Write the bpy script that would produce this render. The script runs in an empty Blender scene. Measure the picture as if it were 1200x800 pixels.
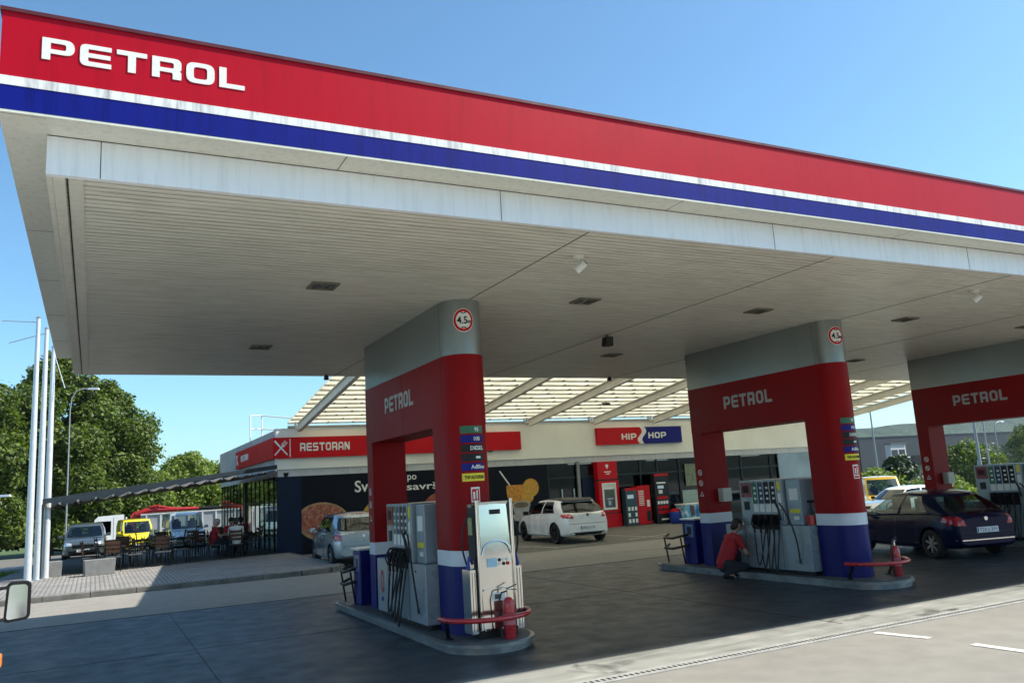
import bpy, bmesh, math, random
from mathutils import Vector, Matrix, Euler
from mathutils.bvhtree import BVHTree
import numpy as np
R = math.radians; PI = math.pi
random.seed(7); rng = np.random.default_rng(7)
scene = bpy.context.scene
col = scene.collection

# ------------------------------------------------------------ camera
cam = bpy.data.cameras.new('camera'); camo = bpy.data.objects.new('camera', cam); col.objects.link(camo)
YAW, PITCH, ROLL, EYE, FPX = 0.477, 0.175, -0.060, 2.0, 957.3
def cam_rows():
    cy, sy, cp, sp = math.cos(YAW), math.sin(YAW), math.cos(PITCH), math.sin(PITCH)
    d = Vector((sy*cp, cy*cp, sp)); r = Vector((cy, -sy, 0)); u = r.cross(d)
    cr, sr = math.cos(ROLL), math.sin(ROLL)
    return r*cr+u*sr, u*cr-r*sr, d
cr_, cu_, cd_ = cam_rows()
camo.matrix_world = Matrix(((cr_.x, cu_.x, -cd_.x, 0), (cr_.y, cu_.y, -cd_.y, 0), (cr_.z, cu_.z, -cd_.z, EYE), (0, 0, 0, 1)))
cam.sensor_width = 36; cam.lens = 36*FPX/1200; cam.clip_start = 0.05; cam.clip_end = 6000
scene.camera = camo

# ------------------------------------------------------------ sky, sun, exposure
SUN = Vector((0.85, -0.365, 1.0)).normalized()
world = bpy.data.worlds.new('World'); scene.world = world; world.use_nodes = True
nt = world.node_tree; bg = nt.nodes['Background']
sky = nt.nodes.new('ShaderNodeTexSky'); sky.sky_type = 'NISHITA'; sky.sun_disc = False
sky.sun_elevation = math.asin(SUN.z); sky.sun_rotation = math.atan2(SUN.x, SUN.y)
sky.air_density = 1.0; sky.dust_density = 1.0; sky.ozone_density = 6.0; sky.altitude = 200
tint = nt.nodes.new('ShaderNodeVectorMath'); tint.operation = 'MULTIPLY'; tint.inputs[1].default_value = (0.88, 1.08, 1.01); nt.links.new(sky.outputs[0], tint.inputs[0]); nt.links.new(tint.outputs[0], bg.inputs[0]); bg.inputs[1].default_value = 0.130
sl = bpy.data.lights.new('sun', 'SUN'); sl.energy = 4.9; sl.angle = R(0.53); sl.color = (1.0, 0.95, 0.86)
slo = bpy.data.objects.new('sun', sl); col.objects.link(slo)
slo.rotation_euler = SUN.to_track_quat('Z', 'Y').to_euler(); slo.location = (30, -10, 40)
vs = scene.view_settings; vs.view_transform = 'Standard'; vs.look = 'None'; vs.gamma = 1; vs.exposure = 0.75
vs.use_curve_mapping = False

# ------------------------------------------------------------ materials
MATS = {}
def mat(name, rgb, rough=0.5, metal=0.0, noise=0.0, nscale=8, bump=0.0, bscale=60, coat=0.0, emit=None, spec=0.5, streak=0.0):
    if name in MATS: return MATS[name]
    m = bpy.data.materials.new(name); m.use_nodes = True; MATS[name] = m
    n = m.node_tree; p = n.nodes['Principled BSDF']
    p.inputs['Base Color'].default_value = (*rgb, 1); p.inputs['Roughness'].default_value = rough
    p.inputs['Metallic'].default_value = metal; p.inputs['Coat Weight'].default_value = coat
    p.inputs['Specular IOR Level'].default_value = spec
    tc = n.nodes.new('ShaderNodeTexCoord')
    if noise > 0:
        t = n.nodes.new('ShaderNodeTexNoise'); t.inputs['Scale'].default_value = nscale; t.inputs['Detail'].default_value = 6
        n.links.new(tc.outputs['Object'], t.inputs['Vector'])
        if streak:
            mp = n.nodes.new('ShaderNodeMapping'); mp.inputs['Scale'].default_value = (1, 1, streak)
            n.links.new(tc.outputs['Object'], mp.inputs[0]); n.links.new(mp.outputs[0], t.inputs['Vector'])
        r = n.nodes.new('ShaderNodeMapRange'); r.inputs['From Min'].default_value = 0.3; r.inputs['From Max'].default_value = 0.7
        r.inputs['To Min'].default_value = 1-noise; r.inputs['To Max'].default_value = 1+noise*0.4
        n.links.new(t.outputs['Fac'], r.inputs['Value'])
        mx = n.nodes.new('ShaderNodeVectorMath'); mx.operation = 'SCALE'; mx.inputs[0].default_value = rgb
        n.links.new(r.outputs[0], mx.inputs['Scale']); n.links.new(mx.outputs[0], p.inputs['Base Color'])
        rr = n.nodes.new('ShaderNodeMapRange'); rr.inputs['To Min'].default_value = max(0.02, rough-0.12); rr.inputs['To Max'].default_value = min(1, rough+0.12)
        n.links.new(t.outputs['Fac'], rr.inputs['Value']); n.links.new(rr.outputs[0], p.inputs['Roughness'])
    if bump > 0:
        t2 = n.nodes.new('ShaderNodeTexNoise'); t2.inputs['Scale'].default_value = bscale; t2.inputs['Detail'].default_value = 4
        n.links.new(tc.outputs['Object'], t2.inputs['Vector'])
        b = n.nodes.new('ShaderNodeBump'); b.inputs['Strength'].default_value = bump; b.inputs['Distance'].default_value = 0.02
        n.links.new(t2.outputs['Fac'], b.inputs['Height']); n.links.new(b.outputs[0], p.inputs['Normal'])
    if emit:
        p.inputs['Emission Color'].default_value = (*rgb, 1); p.inputs['Emission Strength'].default_value = emit
    return m
def N(m, kind): return m.node_tree.nodes.new(kind)
def L(m, a, b): m.node_tree.links.new(a, b)
def P_(m): return m.node_tree.nodes['Principled BSDF']
def math_(m, op, a, b=None, c=None):
    x = N(m, 'ShaderNodeMath'); x.operation = op
    for i, v in enumerate((a, b, c)):
        if v is None: continue
        if isinstance(v, (int, float)): x.inputs[i].default_value = v
        else: L(m, v, x.inputs[i])
    return x.outputs[0]
def noise_(m, vec, scale, detail=5, rough=0.55):
    t = N(m, 'ShaderNodeTexNoise'); t.inputs['Scale'].default_value = scale; t.inputs['Detail'].default_value = detail
    t.inputs['Roughness'].default_value = rough; L(m, vec, t.inputs['Vector']); return t.outputs['Fac']
def ramp_(m, fac, stops):
    r = N(m, 'ShaderNodeValToRGB'); e = r.color_ramp.elements
    while len(e) < len(stops): e.new(0.5)
    for k, (pos, c) in enumerate(stops): e[k].position = pos; e[k].color = (*c, 1)
    L(m, fac, r.inputs[0]); return r.outputs[0]
def mixc(m, fac, a, b, mode='MIX'):
    x = N(m, 'ShaderNodeMix'); x.data_type = 'RGBA'; x.blend_type = mode
    for i, v in ((0, fac), (6, a), (7, b)):
        if isinstance(v, (int, float)): x.inputs[i].default_value = v
        elif isinstance(v, tuple): x.inputs[i].default_value = (*v, 1)
        else: L(m, v, x.inputs[i])
    return x.outputs[2]

def asphalt_mat(name, base, patch=0.25):
    m = mat(name, base, rough=0.85); p = P_(m); tc = N(m, 'ShaderNodeTexCoord').outputs['Object']
    f = noise_(m, tc, 220, 3, 0.7); big = noise_(m, tc, 0.35, 6); med = noise_(m, tc, 3.0, 5)
    d = tuple(c*(1-patch) for c in base); l = tuple(c*(1+patch) for c in base)
    c1 = ramp_(m, big, [(0.3, d), (0.7, l)])
    c2 = mixc(m, 0.55, c1, ramp_(m, f, [(0.35, tuple(c*0.45 for c in base)), (0.5, base), (0.68, tuple(min(1, c*2.0) for c in base))]))
    c3 = mixc(m, 0.3, c2, ramp_(m, med, [(0.35, d), (0.65, l)]))
    L(m, c3, p.inputs['Base Color'])
    b = N(m, 'ShaderNodeBump'); b.inputs['Strength'].default_value = 0.5; b.inputs['Distance'].default_value = 0.008
    L(m, f, b.inputs['Height']); L(m, b.outputs[0], p.inputs['Normal']); return m
def concrete_floor(name):
    m = mat(name, (0.2, 0.2, 0.2), rough=0.35, spec=.42); p = P_(m); tc = N(m, 'ShaderNodeTexCoord').outputs['Object']
    sep = N(m, 'ShaderNodeSeparateXYZ'); L(m, tc, sep.inputs[0])
    big = noise_(m, tc, 0.45, 7, 0.62); med = noise_(m, tc, 2.6, 6, 0.6); fine = noise_(m, tc, 60, 4)
    strip = N(m, 'ShaderNodeMapRange'); L(m, sep.outputs[1], strip.inputs['Value'])     # sunlight and shade painted in: pale lit strip by the drain, dark beyond
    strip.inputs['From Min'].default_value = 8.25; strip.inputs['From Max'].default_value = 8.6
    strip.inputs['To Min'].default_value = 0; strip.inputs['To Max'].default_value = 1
    worn_shaded = ramp_(m, big, [(0.3, (0.014, 0.022, 0.027)), (0.5, (0.026, 0.035, 0.041)), (0.72, (0.060, 0.072, 0.079))])
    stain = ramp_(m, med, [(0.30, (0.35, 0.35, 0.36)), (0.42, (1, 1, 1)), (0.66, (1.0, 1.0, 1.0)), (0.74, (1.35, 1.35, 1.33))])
    worn_shaded2 = mixc(m, 0.65, worn_shaded, stain, 'MULTIPLY')
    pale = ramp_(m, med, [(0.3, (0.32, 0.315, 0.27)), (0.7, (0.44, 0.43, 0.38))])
    c = mixc(m, strip.outputs[0], pale, worn_shaded2)
    mpx = N(m, 'ShaderNodeMapping'); mpx.inputs['Scale'].default_value = (.35, 3.2, 1); mpx.inputs['Rotation'].default_value = (0, 0, .12); L(m, tc, mpx.inputs[0])
    trk = noise_(m, mpx.outputs[0], 1.3, 7, .65); c = mixc(m, 0.7, c, ramp_(m, trk, [(.32, (.40, .41, .43)), (.48, (1, 1, 1)), (.58, (1, 1, 1)), (.68, (1.9, 1.9, 1.9))]), 'MULTIPLY')
    sp = N(m, 'ShaderNodeTexNoise'); sp.inputs['Scale'].default_value = 0.9; sp.inputs['Detail'].default_value = 8; sp.inputs['Distortion'].default_value = 1.2
    L(m, tc, sp.inputs['Vector'])
    oil = ramp_(m, sp.outputs['Fac'], [(0.31, (0.22, 0.22, 0.23)), (0.40, (1, 1, 1))])
    c = mixc(m, 0.9, c, oil, 'MULTIPLY')
    c = mixc(m, 0.25, c, ramp_(m, fine, [(0.35, (0.006, 0.009, 0.011)), (0.65, (0.075, 0.083, 0.088))]))
    L(m, c, p.inputs['Base Color'])
    ro = N(m, 'ShaderNodeMapRange'); ro.inputs['To Min'].default_value = 0.25; ro.inputs['To Max'].default_value = 0.75
    L(m, med, ro.inputs['Value']); L(m, ro.outputs[0], p.inputs['Roughness'])
    b = N(m, 'ShaderNodeBump'); b.inputs['Strength'].default_value = 0.12; b.inputs['Distance'].default_value = 0.01
    L(m, fine, b.inputs['Height']); L(m, b.outputs[0], p.inputs['Normal']); return m
def paving_mat(name):
    m = mat(name, (0.4, 0.38, 0.35), rough=0.85); p = P_(m); tc = N(m, 'ShaderNodeTexCoord').outputs['Object']
    br = N(m, 'ShaderNodeTexBrick'); L(m, tc, br.inputs['Vector']); br.inputs['Scale'].default_value = 3.2
    br.inputs['Color1'].default_value = (0.36, 0.33, 0.30, 1); br.inputs['Color2'].default_value = (0.27, 0.26, 0.24, 1)
    br.inputs['Mortar'].default_value = (0.055, 0.05, 0.045, 1); br.inputs['Mortar Size'].default_value = 0.06
    br.inputs['Brick Width'].default_value = 0.7; br.inputs['Row Height'].default_value = 0.55
    n1 = noise_(m, tc, 1.2, 6)
    c = mixc(m, 0.5, br.outputs['Color'], ramp_(m, n1, [(0.3, (0.55, 0.55, 0.55)), (0.7, (1.1, 1.1, 1.1))]), 'MULTIPLY')
    L(m, c, p.inputs['Base Color'])
    b = N(m, 'ShaderNodeBump'); b.inputs['Strength'].default_value = 0.6; b.inputs['Distance'].default_value = 0.01; b.invert = True
    L(m, br.outputs['Fac'], b.inputs['Height']); L(m, b.outputs[0], p.inputs['Normal']); return m
def ceiling_mat(name):
    m = mat(name, (0.6, 0.6, 0.56), rough=0.38); p = P_(m); tc = N(m, 'ShaderNodeTexCoord').outputs['Object']
    sep = N(m, 'ShaderNodeSeparateXYZ'); L(m, tc, sep.inputs[0])
    fr = math_(m, 'FRACT', math_(m, 'MULTIPLY', sep.outputs[1], 1/0.105))
    gap = math_(m, 'LESS_THAN', fr, 0.08)
    n0 = noise_(m, tc, 0.7, 7, 0.65)
    mp = N(m, 'ShaderNodeMapping'); mp.inputs['Scale'].default_value = (1.4, 9.5, 1); L(m, tc, mp.inputs[0])
    n1 = noise_(m, mp.outputs[0], 1.6, 5)
    n2 = N(m, 'ShaderNodeTexNoise'); n2.inputs['Scale'].default_value = 5; n2.inputs['Detail'].default_value = 7; n2.inputs['Roughness'].default_value = .75; L(m, tc, n2.inputs['Vector'])
    base = ramp_(m, n0, [(0.3, (0.66, 0.645, 0.54)), (0.7, (0.78, 0.765, 0.66))])
    base = mixc(m, 0.45, base, ramp_(m, n1, [(0.32, (0.50, 0.49, 0.41)), (0.6, (0.84, 0.82, 0.72))]))
    specks = ramp_(m, n2.outputs['Fac'], [(0.26, (0.22, 0.2, 0.17)), (0.31, (1, 1, 1))])
    base = mixc(m, 0.8, base, specks, 'MULTIPLY')
    c = mixc(m, gap, base, ramp_(m, noise_(m, mp.outputs[0], .8, 4), [(.4, (0.12, 0.115, 0.10)), (.6, (0.45, 0.44, 0.38))])); L(m, c, p.inputs['Base Color'])
    prof = math_(m, 'ABSOLUTE', math_(m, 'SUBTRACT', fr, 0.5))
    b = N(m, 'ShaderNodeBump'); b.inputs['Strength'].default_value = 0.55; b.inputs['Distance'].default_value = 0.02; b.invert = True
    hgt = math_(m, 'ADD', math_(m, 'POWER', math_(m, 'MULTIPLY', prof, 2.0), 4.0), math_(m, 'MULTIPLY', n1, 0.25))
    L(m, hgt, b.inputs['Height']); L(m, b.outputs[0], p.inputs['Normal'])
    p.inputs['Roughness'].default_value = 0.33
    return m
def fascia_paint(name, rgb, dirt=0.25, rough=0.35, spec=.4):
    m = mat(name, rgb, rough=rough, spec=spec); p = P_(m); tc = N(m, 'ShaderNodeTexCoord').outputs['Object']
    mp = N(m, 'ShaderNodeMapping'); mp.inputs['Scale'].default_value = (14, 14, 1.2); L(m, tc, mp.inputs[0])
    n1 = noise_(m, mp.outputs[0], 1.0, 6, 0.7); n2 = noise_(m, tc, 0.6, 5)
    st = ramp_(m, n1, [(0.30, tuple([1-dirt*1.6]*3)), (0.52, (1, 1, 1))])
    fa = ramp_(m, n2, [(0.3, tuple([1-dirt*0.4]*3)), (0.7, (1.05, 1.05, 1.05))])
    c = mixc(m, 1.0, rgb, st, 'MULTIPLY'); c = mixc(m, 1.0, c, fa, 'MULTIPLY')
    L(m, c, p.inputs['Base Color'])
    b = N(m, 'ShaderNodeBump'); b.inputs['Strength'].default_value = 0.05; b.inputs['Distance'].default_value = 0.02
    L(m, n2, b.inputs['Height']); L(m, b.outputs[0], p.inputs['Normal']); return m
def glass_mat(name, tint, refl=0.25, clear=0.35):
    m = bpy.data.materials.new(name); m.use_nodes = True; MATS[name] = m; n = m.node_tree; n.nodes.clear()
    o = n.nodes.new('ShaderNodeOutputMaterial'); g = n.nodes.new('ShaderNodeBsdfGlossy'); g.inputs['Roughness'].default_value = 0.03
    g.inputs['Color'].default_value = (0.9, 0.95, 0.95, 1)
    t = n.nodes.new('ShaderNodeBsdfTransparent'); t.inputs['Color'].default_value = (*[clear*c for c in tint], 1)
    f = n.nodes.new('ShaderNodeFresnel'); f.inputs['IOR'].default_value = 1.5
    a = n.nodes.new('ShaderNodeMath'); a.operation = 'MULTIPLY_ADD'; a.inputs[1].default_value = 1.0; a.inputs[2].default_value = refl*0.25
    mx = n.nodes.new('ShaderNodeMixShader'); n.links.new(f.outputs[0], a.inputs[0]); ge = n.nodes.new('ShaderNodeNewGeometry')
    i_ = n.nodes.new('ShaderNodeMath'); i_.operation = 'SUBTRACT'; i_.inputs[0].default_value = 1; n.links.new(ge.outputs['Backfacing'], i_.inputs[1])
    k_ = n.nodes.new('ShaderNodeMath'); k_.operation = 'MULTIPLY'; n.links.new(a.outputs[0], k_.inputs[0]); n.links.new(i_.outputs[0], k_.inputs[1]); n.links.new(k_.outputs[0], mx.inputs[0])
    n.links.new(t.outputs[0], mx.inputs[1]); n.links.new(g.outputs[0], mx.inputs[2]); n.links.new(mx.outputs[0], o.inputs[0]); return m
def leaf_mat(name, dark, light, trans=0.35):
    m = mat(name, dark, rough=0.5, spec=0.35); p = P_(m)
    g = N(m, 'ShaderNodeNewGeometry')
    tc = N(m, 'ShaderNodeTexCoord').outputs['Object']; big = noise_(m, tc, 0.45, 3)
    f = math_(m, 'ADD', math_(m, 'MULTIPLY', g.outputs['Random Per Island'], 0.6), math_(m, 'MULTIPLY', big, 0.5))
    c = ramp_(m, f, [(0.15, dark), (0.55, tuple((a+b)/2 for a, b in zip(dark, light))), (0.9, light)])
    L(m, c, p.inputs['Base Color'])
    tr = N(m, 'ShaderNodeBsdfTranslucent'); L(m, mixc(m, 1.0, c, (1.3, 1.6, 0.6), 'MULTIPLY'), tr.inputs['Color'])
    mx = N(m, 'ShaderNodeMixShader'); mx.inputs[0].default_value = trans
    o = [x for x in m.node_tree.nodes if x.type == 'OUTPUT_MATERIAL'][0]
    L(m, p.outputs[0], mx.inputs[1]); L(m, tr.outputs[0], mx.inputs[2]); L(m, mx.outputs[0], o.inputs[0]); return m

ASPH = asphalt_mat('asphalt', (0.24, 0.222, 0.19)); ASPH2 = asphalt_mat('asphalt_lot', (0.135, 0.125, 0.105))
CONC = concrete_floor('forecourt_concrete'); PAVE = paving_mat('paving_blocks'); CEIL = ceiling_mat('ceiling_slats')
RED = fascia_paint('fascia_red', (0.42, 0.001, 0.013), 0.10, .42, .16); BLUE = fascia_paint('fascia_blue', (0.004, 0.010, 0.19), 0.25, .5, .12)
STRIPE = fascia_paint('fascia_white', (0.80, 0.79, 0.76), 0.35); SOFF = fascia_paint('soffit_paint', (0.66, 0.65, 0.56), 0.12)
BEAMW = fascia_paint('beam_white', (0.82, 0.84, 0.86), 0.08); LETW = mat('letter_white', (0.78, 0.77, 0.70), 0.5, noise=0.12, nscale=30)
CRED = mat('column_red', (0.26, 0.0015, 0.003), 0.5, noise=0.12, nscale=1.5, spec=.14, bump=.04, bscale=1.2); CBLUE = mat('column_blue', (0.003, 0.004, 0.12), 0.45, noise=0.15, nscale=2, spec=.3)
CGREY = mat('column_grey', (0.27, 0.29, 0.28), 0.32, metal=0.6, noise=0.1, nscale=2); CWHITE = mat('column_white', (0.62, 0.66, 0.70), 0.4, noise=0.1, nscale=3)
SEAM = mat('seam_dark', (0.03, 0.03, 0.03), 0.8); BLK = mat('black_plastic', (0.007, 0.007, 0.008), 0.45, spec=.3, noise=0.2); RUB = mat('rubber', (0.016, 0.016, 0.017), 0.75, noise=0.2, nscale=20)
GREY = mat('pump_grey', (0.27, 0.31, 0.33), 0.3, noise=0.08, nscale=3, metal=0.2); DGREY = mat('dark_grey', (0.07, 0.075, 0.08), 0.45, noise=0.15)
STEEL = mat('stainless', (0.72, 0.70, 0.66), 0.12, metal=1.0, noise=0.06, nscale=3); ALU = mat('aluminium', (0.62, 0.64, 0.66), 0.35, metal=0.8, noise=0.08)
WHITE = mat('white_paint', (0.80, 0.79, 0.76), 0.5, noise=0.06, nscale=2); CREAM = mat('cream_render', (0.82, 0.80, 0.69), 0.7, noise=0.10, nscale=0.8, bump=0.08)
ROOFTR = mat('roof_sheet', (0.74, 0.71, 0.60), 0.55, noise=0.12, nscale=1.2)
NAVY = mat('navy_panel', (0.003, 0.011, 0.035), 0.5, noise=0.15, nscale=1.5, spec=.2); DARKW = mat('mural_dark', (0.0035, 0.005, 0.011), 0.5, spec=.15, noise=0.3, nscale=1)
ANTH = mat('anthracite', (0.018, 0.028, 0.036), 0.5, spec=.25, noise=0.1); SIGNRED = mat('sign_red', (0.52, 0.003, 0.008), 0.45, spec=.2, noise=0.05, nscale=2)
SIGNBLUE = mat('sign_blue', (0.005, 0.008, 0.17), 0.45, spec=.2, noise=0.05, nscale=2)
KERB = mat('kerb_stone', (0.17, 0.16, 0.145), 0.8, noise=0.35, nscale=4, bump=0.2); ISLC = mat('island_concrete', (0.09, 0.095, 0.095), 0.6, noise=0.3, nscale=3, bump=0.15)
ISLE = mat('island_edging', (0.27, 0.28, 0.28), 0.35, metal=0.6, noise=0.35, nscale=6)
LINEW = mat('road_paint', (0.72, 0.70, 0.66), 0.7, noise=0.3, nscale=9); LINEOLD = mat('worn_paint', (0.42, 0.40, 0.36), 0.8, noise=0.5, nscale=5)
GLASSD = glass_mat('window_glass', (0.75, 0.9, 0.95), 0.06, 0.30); CARGL = glass_mat('car_glass', (0.8, 1.0, 0.95), 0.1, 0.55); CARGLD = glass_mat('car_glass_dark', (0.8, 0.95, 1.0), 0.05, 0.12)
LAMPR = mat('lamp_red', (0.50, 0.012, 0.02), 0.12, coat=0.8, noise=0.2, nscale=25); LAMPC = mat('lamp_clear', (0.75, 0.78, 0.8), 0.08, metal=0.6, noise=0.2, nscale=25); ORANGE = mat('lamp_orange', (0.9, 0.22, 0.02), 0.25, coat=0.5, noise=.1)
CHROME = mat('chrome', (0.7, 0.7, 0.7), 0.1, metal=1.0, noise=.05); RIMM = mat('rim_alloy', (0.45, 0.46, 0.47), 0.3, metal=0.8, noise=.1); RIMD = mat('rim_dark', (0.05, 0.05, 0.055), 0.3, metal=0.7, noise=.1)
PLATE = mat('plate_white', (0.75, 0.76, 0.76), 0.4, noise=.05); YEL = mat('label_yellow', (0.75, 0.62, 0.02), 0.45, noise=.05); GREEN = mat('label_green', (0.015, 0.12, 0.05), 0.4, noise=.05)
SKIN = mat('skin', (0.42, 0.24, 0.17), 0.55, noise=0.1); HAIR = mat('hair', (0.015, 0.011, 0.009), 0.6, noise=.3, nscale=60); SHIRTR = mat('shirt_red', (0.40, 0.012, 0.018), 0.8, noise=.15); TROUS = mat('trousers', (0.02, 0.022, 0.028), 0.85, noise=.2)
WOODC = mat('chair_wood', (0.10, 0.04, 0.018), 0.5, noise=.3, nscale=12); TREEB = mat('bark', (0.09, 0.07, 0.05), 0.9, noise=.4, nscale=8, bump=.6, bscale=20)
REDP = mat('red_enamel', (0.42, 0.02, 0.025), 0.3, noise=0.12, nscale=6, coat=.4)

# ------------------------------------------------------------ mesh builder
class MB:
    def __init__(s): s.v = []; s.f = []; s.m = []; s.sm = []
    def add(s, verts, faces, mi=0, smooth=False):
        b = len(s.v); s.v += [tuple(v) for v in verts]
        for f in faces: s.f.append([b+i for i in f]); s.m.append(mi); s.sm.append(smooth)
        return s
    def box(s, x0, y0, z0, x1, y1, z1, mi=0):
        x0, x1 = min(x0, x1), max(x0, x1); y0, y1 = min(y0, y1), max(y0, y1); z0, z1 = min(z0, z1), max(z0, z1)
        return s.add([(x0, y0, z0), (x1, y0, z0), (x1, y1, z0), (x0, y1, z0), (x0, y0, z1), (x1, y0, z1), (x1, y1, z1), (x0, y1, z1)],
                     [(0, 3, 2, 1), (4, 5, 6, 7), (0, 1, 5, 4), (1, 2, 6, 5), (2, 3, 7, 6), (3, 0, 4, 7)], mi)
    def cbox(s, c, d, mi=0, rot=None):
        b = MB(); b.box(-d[0]/2, -d[1]/2, -d[2]/2, d[0]/2, d[1]/2, d[2]/2)
        Mx = (rot.to_matrix() if rot else Matrix.Identity(3)); return s.add([Mx@Vector(v)+Vector(c) for v in b.v], b.f, mi)
    def hexa(s, bot, top, mi=0): return s.add(list(bot)+list(top), [(3, 2, 1, 0), (4, 5, 6, 7), (0, 1, 5, 4), (1, 2, 6, 5), (2, 3, 7, 6), (3, 0, 4, 7)], mi)
    def prism(s, poly, a, b, axis=2, mi=0, smooth=False):   # poly CCW in the plane of the two other axes
        def mk(p, h): return (p[0], p[1], h) if axis == 2 else ((p[0], h, p[1]) if axis == 1 else (h, p[0], p[1]))
        n = len(poly); vs_ = [mk(p, a) for p in poly]+[mk(p, b) for p in poly]
        s.add(vs_, [list(range(n))[::-1], list(range(n, 2*n))], mi)
        return s.add(vs_, [(i, (i+1) % n, n+(i+1) % n, n+i) for i in range(n)], mi, smooth)
    def cyl(s, p0, p1, r0, r1=None, n=14, mi=0, caps=True):
        r1 = r0 if r1 is None else r1; p0, p1 = Vector(p0), Vector(p1); d = (p1-p0).normalized()
        u = d.orthogonal().normalized(); w = d.cross(u); vs_ = []
        for p, r in ((p0, r0), (p1, r1)): vs_ += [p+(u*math.cos(2*PI*i/n)+w*math.sin(2*PI*i/n))*r for i in range(n)]
        s.add(vs_, [(i, (i+1) % n, n+(i+1) % n, n+i) for i in range(n)], mi, True)
        if caps: s.add(vs_, [list(range(n))[::-1], list(range(n, 2*n))], mi)
        return s
    def tube(s, pts, r, n=8, mi=0, caps=True):
        pts = [Vector(p) for p in pts]; k = len(pts); rs = r if isinstance(r, (list, tuple)) else [r]*k; vs_ = []
        u = None
        for i, p in enumerate(pts):
            d = ((pts[min(i+1, k-1)]-pts[max(i-1, 0)])).normalized()
            u = (u-d*u.dot(d)).normalized() if u is not None and (u-d*u.dot(d)).length > 1e-4 else d.orthogonal().normalized()
            w = d.cross(u); vs_ += [p+(u*math.cos(2*PI*j/n)+w*math.sin(2*PI*j/n))*rs[i] for j in range(n)]
        fs = [(i*n+j, i*n+(j+1) % n, (i+1)*n+(j+1) % n, (i+1)*n+j) for i in range(k-1) for j in range(n)]
        s.add(vs_, fs, mi, True)
        if caps: s.add(vs_, [list(range(n))[::-1], list(range((k-1)*n, k*n))], mi)
        return s
    def lathe(s, prof, c=(0, 0, 0), axis='Z', n=24, mi=0):
        vs_ = []
        for r, h in prof:
            for j in range(n):
                a = 2*PI*j/n; x, y, z = r*math.cos(a), r*math.sin(a), h
                if axis == 'X': x, y, z = h, x, y
                if axis == 'Y': x, y, z = x, h, -y
                vs_.append((x+c[0], y+c[1], z+c[2]))
        k = len(prof); fs = [(i*n+j, i*n+(j+1) % n, (i+1)*n+(j+1) % n, (i+1)*n+j) for i in range(k-1) for j in range(n)]
        return s.add(vs_, fs, mi, True)
    def xf(s, M4): s.v = [tuple(M4@Vector(v)) for v in s.v]; return s
    def merge(s, o, off=0):
        b = len(s.v); s.v += o.v; s.f += [[b+i for i in f] for f in o.f]; s.m += [i+off for i in o.m]; s.sm += o.sm; return s
    def mesh(s, name, mats):
        used = sorted({i for f in s.f for i in f}); rm = {o: k for k, o in enumerate(used)}
        me = bpy.data.meshes.new(name); me.from_pydata([s.v[i] for i in used], [], [[rm[i] for i in f] for f in s.f])
        for m in (mats if isinstance(mats, (list, tuple)) else [mats]): me.materials.append(m)
        me.polygons.foreach_set('material_index', s.m); me.polygons.foreach_set('use_smooth', s.sm)
        me.validate(); me.update()
        if any(s.sm): me.set_sharp_from_angle(angle=R(38))
        return me
    def build(s, name, mats, parent=None, loc=None, bevel=0.0, segs=2):
        me = s.mesh(name, mats); o = bpy.data.objects.new(name, me); col.objects.link(o)
        if parent: o.parent = parent
        if loc: o.location = loc
        if bevel:
            b = o.modifiers.new('bevel', 'BEVEL'); b.width = bevel; b.segments = segs; b.limit_method = 'ANGLE'; b.angle_limit = R(40)
            b.harden_normals = False
        return o
def tag(o, label=None, cat=None, group=None, kind=None):
    if label: o['label'] = label
    if cat: o['category'] = cat
    if group: o['group'] = group
    if kind: o['kind'] = kind
    return o
def thing(name, label, cat, loc=(0, 0, 0), rz=0, group=None):
    o = bpy.data.objects.new(name, None); col.objects.link(o); o.location = loc; o.rotation_euler = (0, 0, rz); o.empty_display_size = 0.2
    return tag(o, label, cat, group)
def copy_tree(o, loc=None, rz=None, label=None, group=None, parent=None):
    c = o.copy(); col.objects.link(c)
    if parent: c.parent = parent
    for ch in list(o.children): copy_tree(ch, parent=c)
    if loc is not None: c.location = loc
    if rz is not None: c.rotation_euler = (0, 0, rz)
    if label: c['label'] = label
    if group: c['group'] = group
    return c
def settle(root, base):                      # move the Empty to the thing's base, children keep their world place
    b = Vector(base); root.location = b
    for ch in root.children: ch.location = ch.location-b
    return root
def lerp(a, b, t): return a+(b-a)*t
def pl(xs, ys, x): return float(np.interp(x, xs, ys))

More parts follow.
